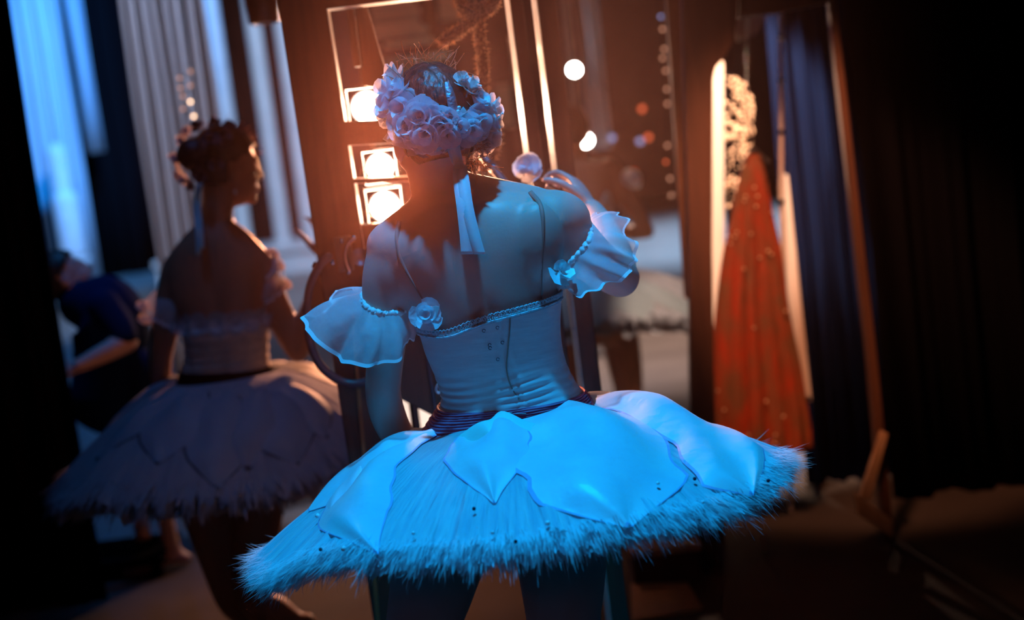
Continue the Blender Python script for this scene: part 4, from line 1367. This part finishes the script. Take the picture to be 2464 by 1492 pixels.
# hanging unlit lamp, top left
c = PY(632, 20, 4.8)
hl = thing('hanging_lamp', c, 'unlit black lamp hanging at the top edge above the shadowed dancer', 'lamp')
mk('housing', *tube([c + [0, 0, .30], c + [0, 0, .22], c + [0, 0, .02], c + [0, 0, -.045], c + [0, 0, -.05]], [.03, .052, .056, .052, .045], 20, 1), M['metal'], hl)
mk('yoke', *tube([c + [-.062, 0, .1], c + [-.062, 0, .35], c + [0, 0, .42], c + [.062, 0, .35], c + [.062, 0, .1]], .006, 6, 3), M['metal'], hl)
mk('hanging_pipe', *tube([c + [0, 0, .41], c + [0, 0, 2.2]], .012, 8, 1), M['metal'], hl)

# rope tied to the top rail
rp = thing('hemp_rope', PY(1150, 0, YB - .03), 'fuzzy rope knotted on the top rail, hanging behind the dancer\'s head', 'rope')
def rope(name, pth, rad, d, parent):
    P = catmull([PY(x, y, YB - .035 + dd) for x, y, dd in pth], 8)
    V, Fc = tube(P, rad, 10, 1)
    n = len(P)
    k = np.arange(len(V)) // 10
    j = np.arange(len(V)) % 10
    cen = P[k]
    V = cen + (V - cen) * (1 + .10 * np.sin(k * 1.6 + j * 2 * math.pi / 10 * 3))[:, None]
    o = mk(name, V, Fc, M['rope'], parent)
    r = rng(d)
    pts = []
    for i in range(int(len(P) * 36)):
        q = r.integers(0, len(P))
        dr = unit(r.normal(0, 1, 3))
        pts.append((P[q] + dr * rad * .8, dr))
    wisps('rope_fibres', o, pts, d + 1, M['fibre'], .00045, .011, .5, 3, 1)
    return o
rope('hanging_end', [(1148, -70, .0), (1150, 20, -.01), (1154, 90, 0), (1162, 170, 0), (1160, 236, 0), (1183, 285, 0), (1192, 335, 0), (1172, 390, 0), (1152, 440, 0)], .0125, 5, rp)
rope('knot_loop', [(1104, -40, .02), (1106, 0, 0), (1118, 28, -.02), (1146, 34, -.03), (1176, 22, -.02), (1192, -6, 0), (1194, -45, .02)], .0115, 6, rp)
rope('knot_loop', [(1124, -50, .02), (1128, -5, -.015), (1146, 20, -.035), (1160, 0, -.02), (1158, -50, .02)], .0105, 8, rp)
rope('tail', [(1150, 26, -.035), (1136, 50, -.03), (1100, 78, -.01), (1064, 100, 0)], .0115, 7, rp)

# cable loop on the tower
cb = thing('cable_loop', PY(750, 700, YB - .03), 'black cable looping off the tower beside the sheer sleeve', 'cable')
mk('cable', *tube([PY(x, y, YB - .03 + d) for x, y, d in ((790, 618, -.005), (768, 640, -.008), (746, 690, -.01), (739, 750, -.02), (744, 815, -.02), (770, 878, -.01), (815, 915, 0), (860, 924, -.002), (905, 905, -.006), (920, 860, -.008))], .0098, 14, 6, True), M['rubber'], cb)
mk('cable_tie', *tube([PY(768, 636, YB - .03), PY(762, 648, YB - .03)], .013, 12, 1), M['black'], cb)
ts = thing('thin_cable', PY(1040, 900, YB - .02), 'thin dark cable hanging on the tower\'s lower panel', 'cable')
mk('cable', *tube([PY(x, y, YB - .012) for x, y in ((1018, 800), (1028, 850), (1036, 910), (1044, 960), (1050, 1010))], .004, 8, 4), M['rubber'], ts)
mk('ring', *tube([PY(1056 + 7 * math.cos(q), 935 + 11 * math.sin(q), YB - .01) for q in np.linspace(0, 6.28, 13)], .003, 6, 1), M['chrome'], ts)

hb = thing('black_pipe', PY(1190, 410, YB - .12), 'black angled tube showing between the dancer\'s neck and the rose', 'pipe')
mk('tube', *tube([PY(1146, 356, YB - .10), PY(1185, 404, YB - .13), PY(1232, 462, YB - .16)], .0095, 12, 3, True), M['rubber'], hb)
mk('sleeve', *tube([PY(1178, 394, YB - .127), PY(1192, 412, YB - .135)], .0110, 12, 1), M['metal'], hb)

# rose held in the gripping hand
ro = thing('fabric_rose', PY(1380, 460, Y0 + .52), 'pale fabric rose on a thin stem held by the gripping hand', 'flower')
rc = PY(1266, 398, Y0 + .50)
mk('blossom', *rose_geo(rc, (-.25, -.9, .35), .029, 700, ((3, .24, .6), (4, .48, .62), (4, .74, .50), (5, 1.0, .22)), .45), M['flower'], ro)
mk('calyx', *ellipsoid(rc + np.array([.010, .016, -.012]), (.017, .015, .017), None, 10, 12), M['flower_pink'], ro)
mk('stem', *tube([rc + np.array([.014, .014, -.014]), PY(1335, 452, Y0 + .51), PY(1408, 478, Y0 + .52)], .0026, 8, 4), M['dark_wood'], ro)

# ================================================================== scenery frame with costumes, right
YF = 4.6
fr = thing('scenery_frame', (X(1900, 1380, YF), YF, 0), 'tall brown wooden scenery frame with curved inner corner holding costumes', 'frame')
dF = (0, .05, 0)
member('stile', [(1636, -160), (1780, -160), (1776, 30), (1768, 95), (1742, 138), (1722, 162), (1716, 190), (1714, 600), (1720, 1010), (1726, 1420), (1668, 1420), (1662, 1060), (1660, 700), (1650, 300)], YF, dF, M['frame_wood'], fr)
member('top_rail', [(1778, -160), (2030, -190), (2012, 2), (1880, 30), (1778, 42)], YF + .005, dF, M['frame_wood'], fr)
member('stile', [(1994, 0), (2012, 0), (2114, 885), (2152, 1290), (2168, 1420), (2140, 1420), (2126, 1280), (2092, 885)], YF + .01, dF, M['frame_wood'], fr)
member('bottom_rail', [(1722, 1372), (2150, 1352), (2172, 1412), (1726, 1428)], YF + .015, dF, M['frame_wood'], fr, (0,), M['wood_pale'])  # top face in paler wood, standing in for the highlight along the rail
member('corner_brace', [(2122, 1036), (2138, 1046), (2096, 1206), (2070, 1196)], YF - .03, (0, .025, 0), M['wood_pale'], fr)
member('corner_brace', [(2058, 1188), (2150, 1254), (2151, 1296), (2066, 1240)], YF - .03, (0, .025, 0), M['wood_pale'], fr)
member('corner_strip', [(2100, 1368), (2148, 1330), (2156, 1338), (2108, 1378)], YF - .012, (0, .012, 0), M['wood_pale'], fr)
member('upright_stick', [(1833, 1290), (1843, 1290), (1849, 1356), (1839, 1358)], YF + .07, (0, .012, 0), M['wood_pale'], fr)
po = thing('timber_post', (X(1690, 1330, 4.8), 4.8, 0), 'narrow orange-brown timber post against the left side of the scenery frame', 'post')
member('shaft', [(1592, -160), (1636, -160), (1672, 720), (1652, 720)][:0] or [(1594, -160), (1634, -160), (1672, 720), (1650, 720)], 4.8, (0, .05, 0), M['wood'], po)
pbot = [PY(x, 720, 4.8) for x in (1650, 1672)]
mk('lower_shaft', *box(((pbot[0][0] + pbot[1][0]) / 2 + .02, 4.84, pbot[0][2] / 2), (.016, .02, pbot[0][2] / 2)), M['wood'], po, smooth=False)

# red gown on a hanger
YG = 5.0
gw = thing('red_gown', (X(1830, 1080, YG), YG, 0), 'long red brocade gown flecked with gold, hanging in the scenery frame', 'gown')
TG = Torso([(1800, 372, 1828, 370, .03, 0), (1782, 430, 1840, 428, .05, 0), (1766, 520, 1852, 515, .07, 0), (1750, 610, 1868, 605, .085, 0), (1734, 740, 1888, 735, .10, 0), (1724, 880, 1918, 875, .115, 0),
            (1720, 1000, 1938, 1000, .125, 0), (1722, 1085, 1946, 1072, .13, 0)], YG, 2.0)
o = shell('skirt', TG, lambda a: 0, lambda a: 7 + .06 * math.sin(7 * a), 0, M['gown'], gw, 40, 150, 0, lambda t, a: (.012 * math.sin(13 * a + .8 * math.sin(t)) + .006 * math.sin(29 * a)) * min(1, t / 3), .003)
r = rng(801)
for k in range(26):
    t, a = r.uniform(1.0, 6.9), math.pi * r.uniform(1.05, 1.95)
    p = TG.pt(t, a, .016 * min(1, t / 3) + .002)
    mk('spangle', *ellipsoid(p, (.0055,) * 3, None, 6, 8), M['sequin'], gw)
hg = TG.row(0)[:3]
mk('hanger', *tube([hg + [-.05, 0, -.035], hg + [-.02, 0, 0], hg + [0, 0, .02], hg + [.02, 0, 0], hg + [.05, 0, -.035]], .005, 8, 3), M['metal'], gw)
mk('hanger_hook', *tube([hg + [0, 0, .018], hg + [0, 0, .25], PY(1800, 30, YG), PY(1800, 12, YG)], .003, 6, 4), M['metal'], gw)
rl = thing('costume_rail', (X(1850, 300, YG), YG, 0), 'thin metal rail and upright behind the gown, lit in broken stretches', 'rail')
q0 = PY(1830, 14, YG)
up_ = PY(1880, 260, YG + .12)
zt2 = PY(1880, 30, YG + .12)[2]
mk('cross_bar', *tube([(q0[0] - .14, YG, q0[2] + .008), (q0[0] + .25, YG, q0[2] + .008)], .008, 10, 1), M['metal'], rl)
mk('upright', *tube([PY(1906, 1250, YG + .12) * [1, 1, 0], PY(1880, 470, YG + .12), PY(1880, -40, YG + .12)], .0085, 12, 1), M['cream'], rl)
for y in (84, 190, 312, 480):
    a_, b_ = PY(1880, y, YG + .12), PY(1880, y + 12, YG + .12)
    mk('dark_collar', *tube([a_, b_], .012, 12, 1), M['black'], rl)

# beaded costume catching the light, and the bright cloth edge behind it
bc = thing('beaded_costume', (X(1780, 400, 5.35), 5.35, PY(1780, 600, 5.35)[2]), 'costume thick with glittering beads hanging behind the top of the gown', 'costume')
pts_ = [(1748, 170), (1800, 205), (1815, 260), (1812, 350), (1805, 420), (1790, 500), (1772, 570), (1752, 590), (1746, 400)]
member('cloth', pts_, 5.37, (0, .02, 0), M['black'], bc)
mk('strap', *tube([PY(1772, 180, 5.38), PY(1786, 60, 5.2), PY(1790, 14, YG)], .003, 6, 1), M['black'], bc)
r = rng(811)
bp = []
from mathutils.geometry import tessellate_polygon
def inside(x, y, P):
    c_ = False
    for i in range(len(P)):
        (x1, y1), (x2, y2) = P[i], P[i - 1]
        if (y1 > y) != (y2 > y) and x < (x2 - x1) * (y - y1) / (y2 - y1) + x1:
            c_ = not c_
    return c_
cnt = 0
while cnt < 220:
    x, y = r.uniform(1744, 1818), r.uniform(165, 590)
    if inside(x, y, pts_):
        dens = math.exp(-((y - 235) / 60) ** 2) * (x > 1765) + .9 * math.exp(-((y - 295) / 30) ** 2) + .35
        if r.uniform() < dens:
            cnt += 1
            bp.append(ellipsoid(PY(x, y, 5.355), (r.uniform(.0035, .009),) * 3, None, 6, 8))
o = mk('beads', *join(bp), M['sequin'], bc)
o['kind'] = 'stuff'
cs = thing('cream_panel', (X(1729, 700, 5.6), 5.6, 0), 'narrow brightly lit cream cloth strip between frame stile and gown', 'cloth')
V, Fc = slab([(1704, 120), (1741, 150), (1743, 640), (1760, 1100), (1712, 1100), (1704, 600)], 5.6, (0, .01, 0))
mk('strip', V, Fc, M['cream'], cs, smooth=False)
V, Fc = slab([(1760, 30), (1850, 25), (1828, 78), (1775, 100)], 5.62, (0, .01, 0))
mk('upper_piece', V, Fc, M['cream'], cs, smooth=False)
z_ = PY(1736, 1095, 5.6)
mk('hem_piece', *box((z_[0], 5.606, z_[2] / 2), (.03, .006, z_[2] / 2)), M['cream'], cs, smooth=False)
lean = thing('leaning_board', (X(1925, 960, 5.2), 5.2, 0), 'thin pale board leaning in front of the navy curtain', 'board')
V, Fc = slab([(1888, 420), (1896, 420), (1953, 965), (1940, 965), (1893, 760)], 5.25, (0, .012, 0))
mk('plank', V, Fc, M['cream'], lean, smooth=False)
pq = PY(1946, 960, 5.25)
mk('foot_strut', *box((pq[0], 5.256, pq[2] / 2), (.008, .006, pq[2] / 2 + .01)), M['navy'], lean, smooth=False)
spot('bead_strip_fill', (0.92, 4.85, 2.6), PY(1795, 290, 5.4), 560, (1.0, .62, .42), 33, .4, .03)  # added unseen spot that brightens the beads and cream strip

# odds and ends on the floor
cr = thing('wooden_crate', PZ(1610, 1400), 'low dark crate with pale top just behind the tutu hem', 'crate')
b0 = PZ(1610, 1405)
bevelled(mk('body', *box(b0 + [0, .1, .05], (.11, .10, .05)), M['dark_wood'], cr, smooth=False))
bevelled(mk('lid', *box(b0 + [0, .1, .112], (.118, .108, .012)), M['wood_pale'], cr, smooth=False))
pb_ = [PZ(x, y) for x, y in ((1518, 1412), (1655, 1408), (1692, 1472), (1522, 1500))]
V, Fc = hexa(np.array(pb_), np.array(pb_) + [0, 0, .012])
tag(bevelled(mk('plank', V, Fc, M['wood_pale'], None, smooth=False), .003), 'pale offcut of board lying flat on the floor near the crate', 'board')

# far clutter across the stage
rk = thing('louvred_rack', (X(960, 80, 10), 10, 0), 'tall rack of horizontal pale slats far behind the dancer\'s head', 'rack')
for i, (y, x0, x1) in enumerate(((-20, 890, 1030), (18, 890, 1000), (40, 893, 1010), (64, 897, 1010), (84, 905, 1030), (108, 925, 1040), (150, 925, 1080), (175, 930, 1060))):
    a_, b_ = PY(x0, y, 10), PY(x1, y - (x1 - x0) * .12, 10)
    mk('slat', *box((a_ + b_) / 2, ((b_[0] - a_[0]) / 2, .03, .018)), M['cream'], rk, smooth=False)
for x in (885, 1040):
    q = PY(x, 80, 10.06)
    mk('upright', *box((q[0], 10.06, 2.0), (.03, .03, 2.0)), M['dark_wood'], rk, smooth=False)


def glow_dots(name, label, pts, Y, rad, mats, grp=None, zt=4.4):
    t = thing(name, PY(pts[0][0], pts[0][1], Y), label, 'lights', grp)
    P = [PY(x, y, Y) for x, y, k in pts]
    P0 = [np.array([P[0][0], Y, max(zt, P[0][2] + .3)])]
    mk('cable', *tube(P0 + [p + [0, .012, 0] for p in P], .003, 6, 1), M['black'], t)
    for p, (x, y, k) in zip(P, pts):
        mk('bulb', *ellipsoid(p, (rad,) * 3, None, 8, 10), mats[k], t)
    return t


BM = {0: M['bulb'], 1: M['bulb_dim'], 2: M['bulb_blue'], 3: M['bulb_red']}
glow_dots('glow_string', 'short string of small warm bulbs glowing against the gauze curtain', [(458, 172, 1), (432, 188, 1), (434, 212, 1), (440, 232, 1), (458, 206, 1), (458, 245, 0), (440, 262, 1), (466, 280, 0)], 5.85, .0065, BM)
glow_dots('glow_string', 'dim glowing dots added for sequin glints along the narrow timber post', [(1590, 40, 2), (1594, 70, 1), (1598, 118, 1), (1594, 140, 1), (1602, 170, 1), (1604, 215, 1), (1606, 250, 1), (1606, 350, 1), (1602, 390, 3), (1612, 430, 1), (1615, 470, 1)], 6.8, .008, BM)  # emissive dots in place of sequin glints, not real bulbs
glow_dots('glow_string', 'scattered dim bulbs strung across the dark far background', [(1365, 82, 3), (1540, 340, 2), (1472, 332, 2), (1545, 262, 3), (1560, 330, 3), (1525, 415, 3)], 11.0, .022, BM, zt=5.2)
for (x, y, w_, h_, lb) in ((1215, 255, 36, 100, 'orange-lit flat leaning far behind the rope'), (1085, 15, 60, 60, 'orange-lit square panel high behind the rope knot'), (1240, 150, 14, 120, 'slim orange-lit upright between the rope and the posts')):
    c_ = PY(x, y, 11.5)
    s_ = 11.6 / F
    t = thing('distant_flat', (c_[0], 11.5, 0), lb, 'flat', 'distant flats')
    mk('panel', *box((c_[0], 11.5, c_[2]), (w_ * s_ / 2, .03, h_ * s_ / 2)), M['cream'], t, smooth=False)
    mk('support', *box((c_[0], 11.56, c_[2] / 2), (.02, .02, c_[2] / 2)), M['black'], t, smooth=False)
    mk('foot', *box((c_[0], 11.56, .02), (.06, .06, .02)), M['black'], t, smooth=False)

# ================================================================== haze tinted warm, standing in for lens flare from the lamps
hm = bpy.data.materials.new('flare_haze')
hm.use_nodes = True
n_ = hm.node_tree
n_.nodes.clear()
ho = n_.nodes.new('ShaderNodeOutputMaterial')
hv = n_.nodes.new('ShaderNodeVolumeScatter')
hv.inputs['Color'].default_value = (1, .48, .36, 1)
hv.inputs['Anisotropy'].default_value = 0.8
htc = n_.nodes.new('ShaderNodeTexCoord')
hgr = n_.nodes.new('ShaderNodeTexGradient')
hgr.gradient_type = 'SPHERICAL'
hpw = n_.nodes.new('ShaderNodeMath')
hpw.operation = 'POWER'
hpw.inputs[1].default_value = 1.6
hml = n_.nodes.new('ShaderNodeMath')
hml.operation = 'MULTIPLY'
hml.inputs[1].default_value = 0.085
n_.links.new(htc.outputs['Object'], hgr.inputs[0])
n_.links.new(hgr.outputs['Fac'], hpw.inputs[0])
n_.links.new(hpw.outputs[0], hml.inputs[0])
n_.links.new(hml.outputs[0], hv.inputs['Density'])
n_.links.new(hv.outputs[0], ho.inputs['Volume'])
hz = mk('haze', *ellipsoid((0, 0, 0), (1, 1, 1), None, 24, 36), hm)
hz.location = (.04, 1.95, 1.46)
hz.scale = (.52, 1.2, .72)
tag(hz, 'thin warm-tinted haze standing in for lens flare from the three tower lamps', 'haze', None, 'stuff')
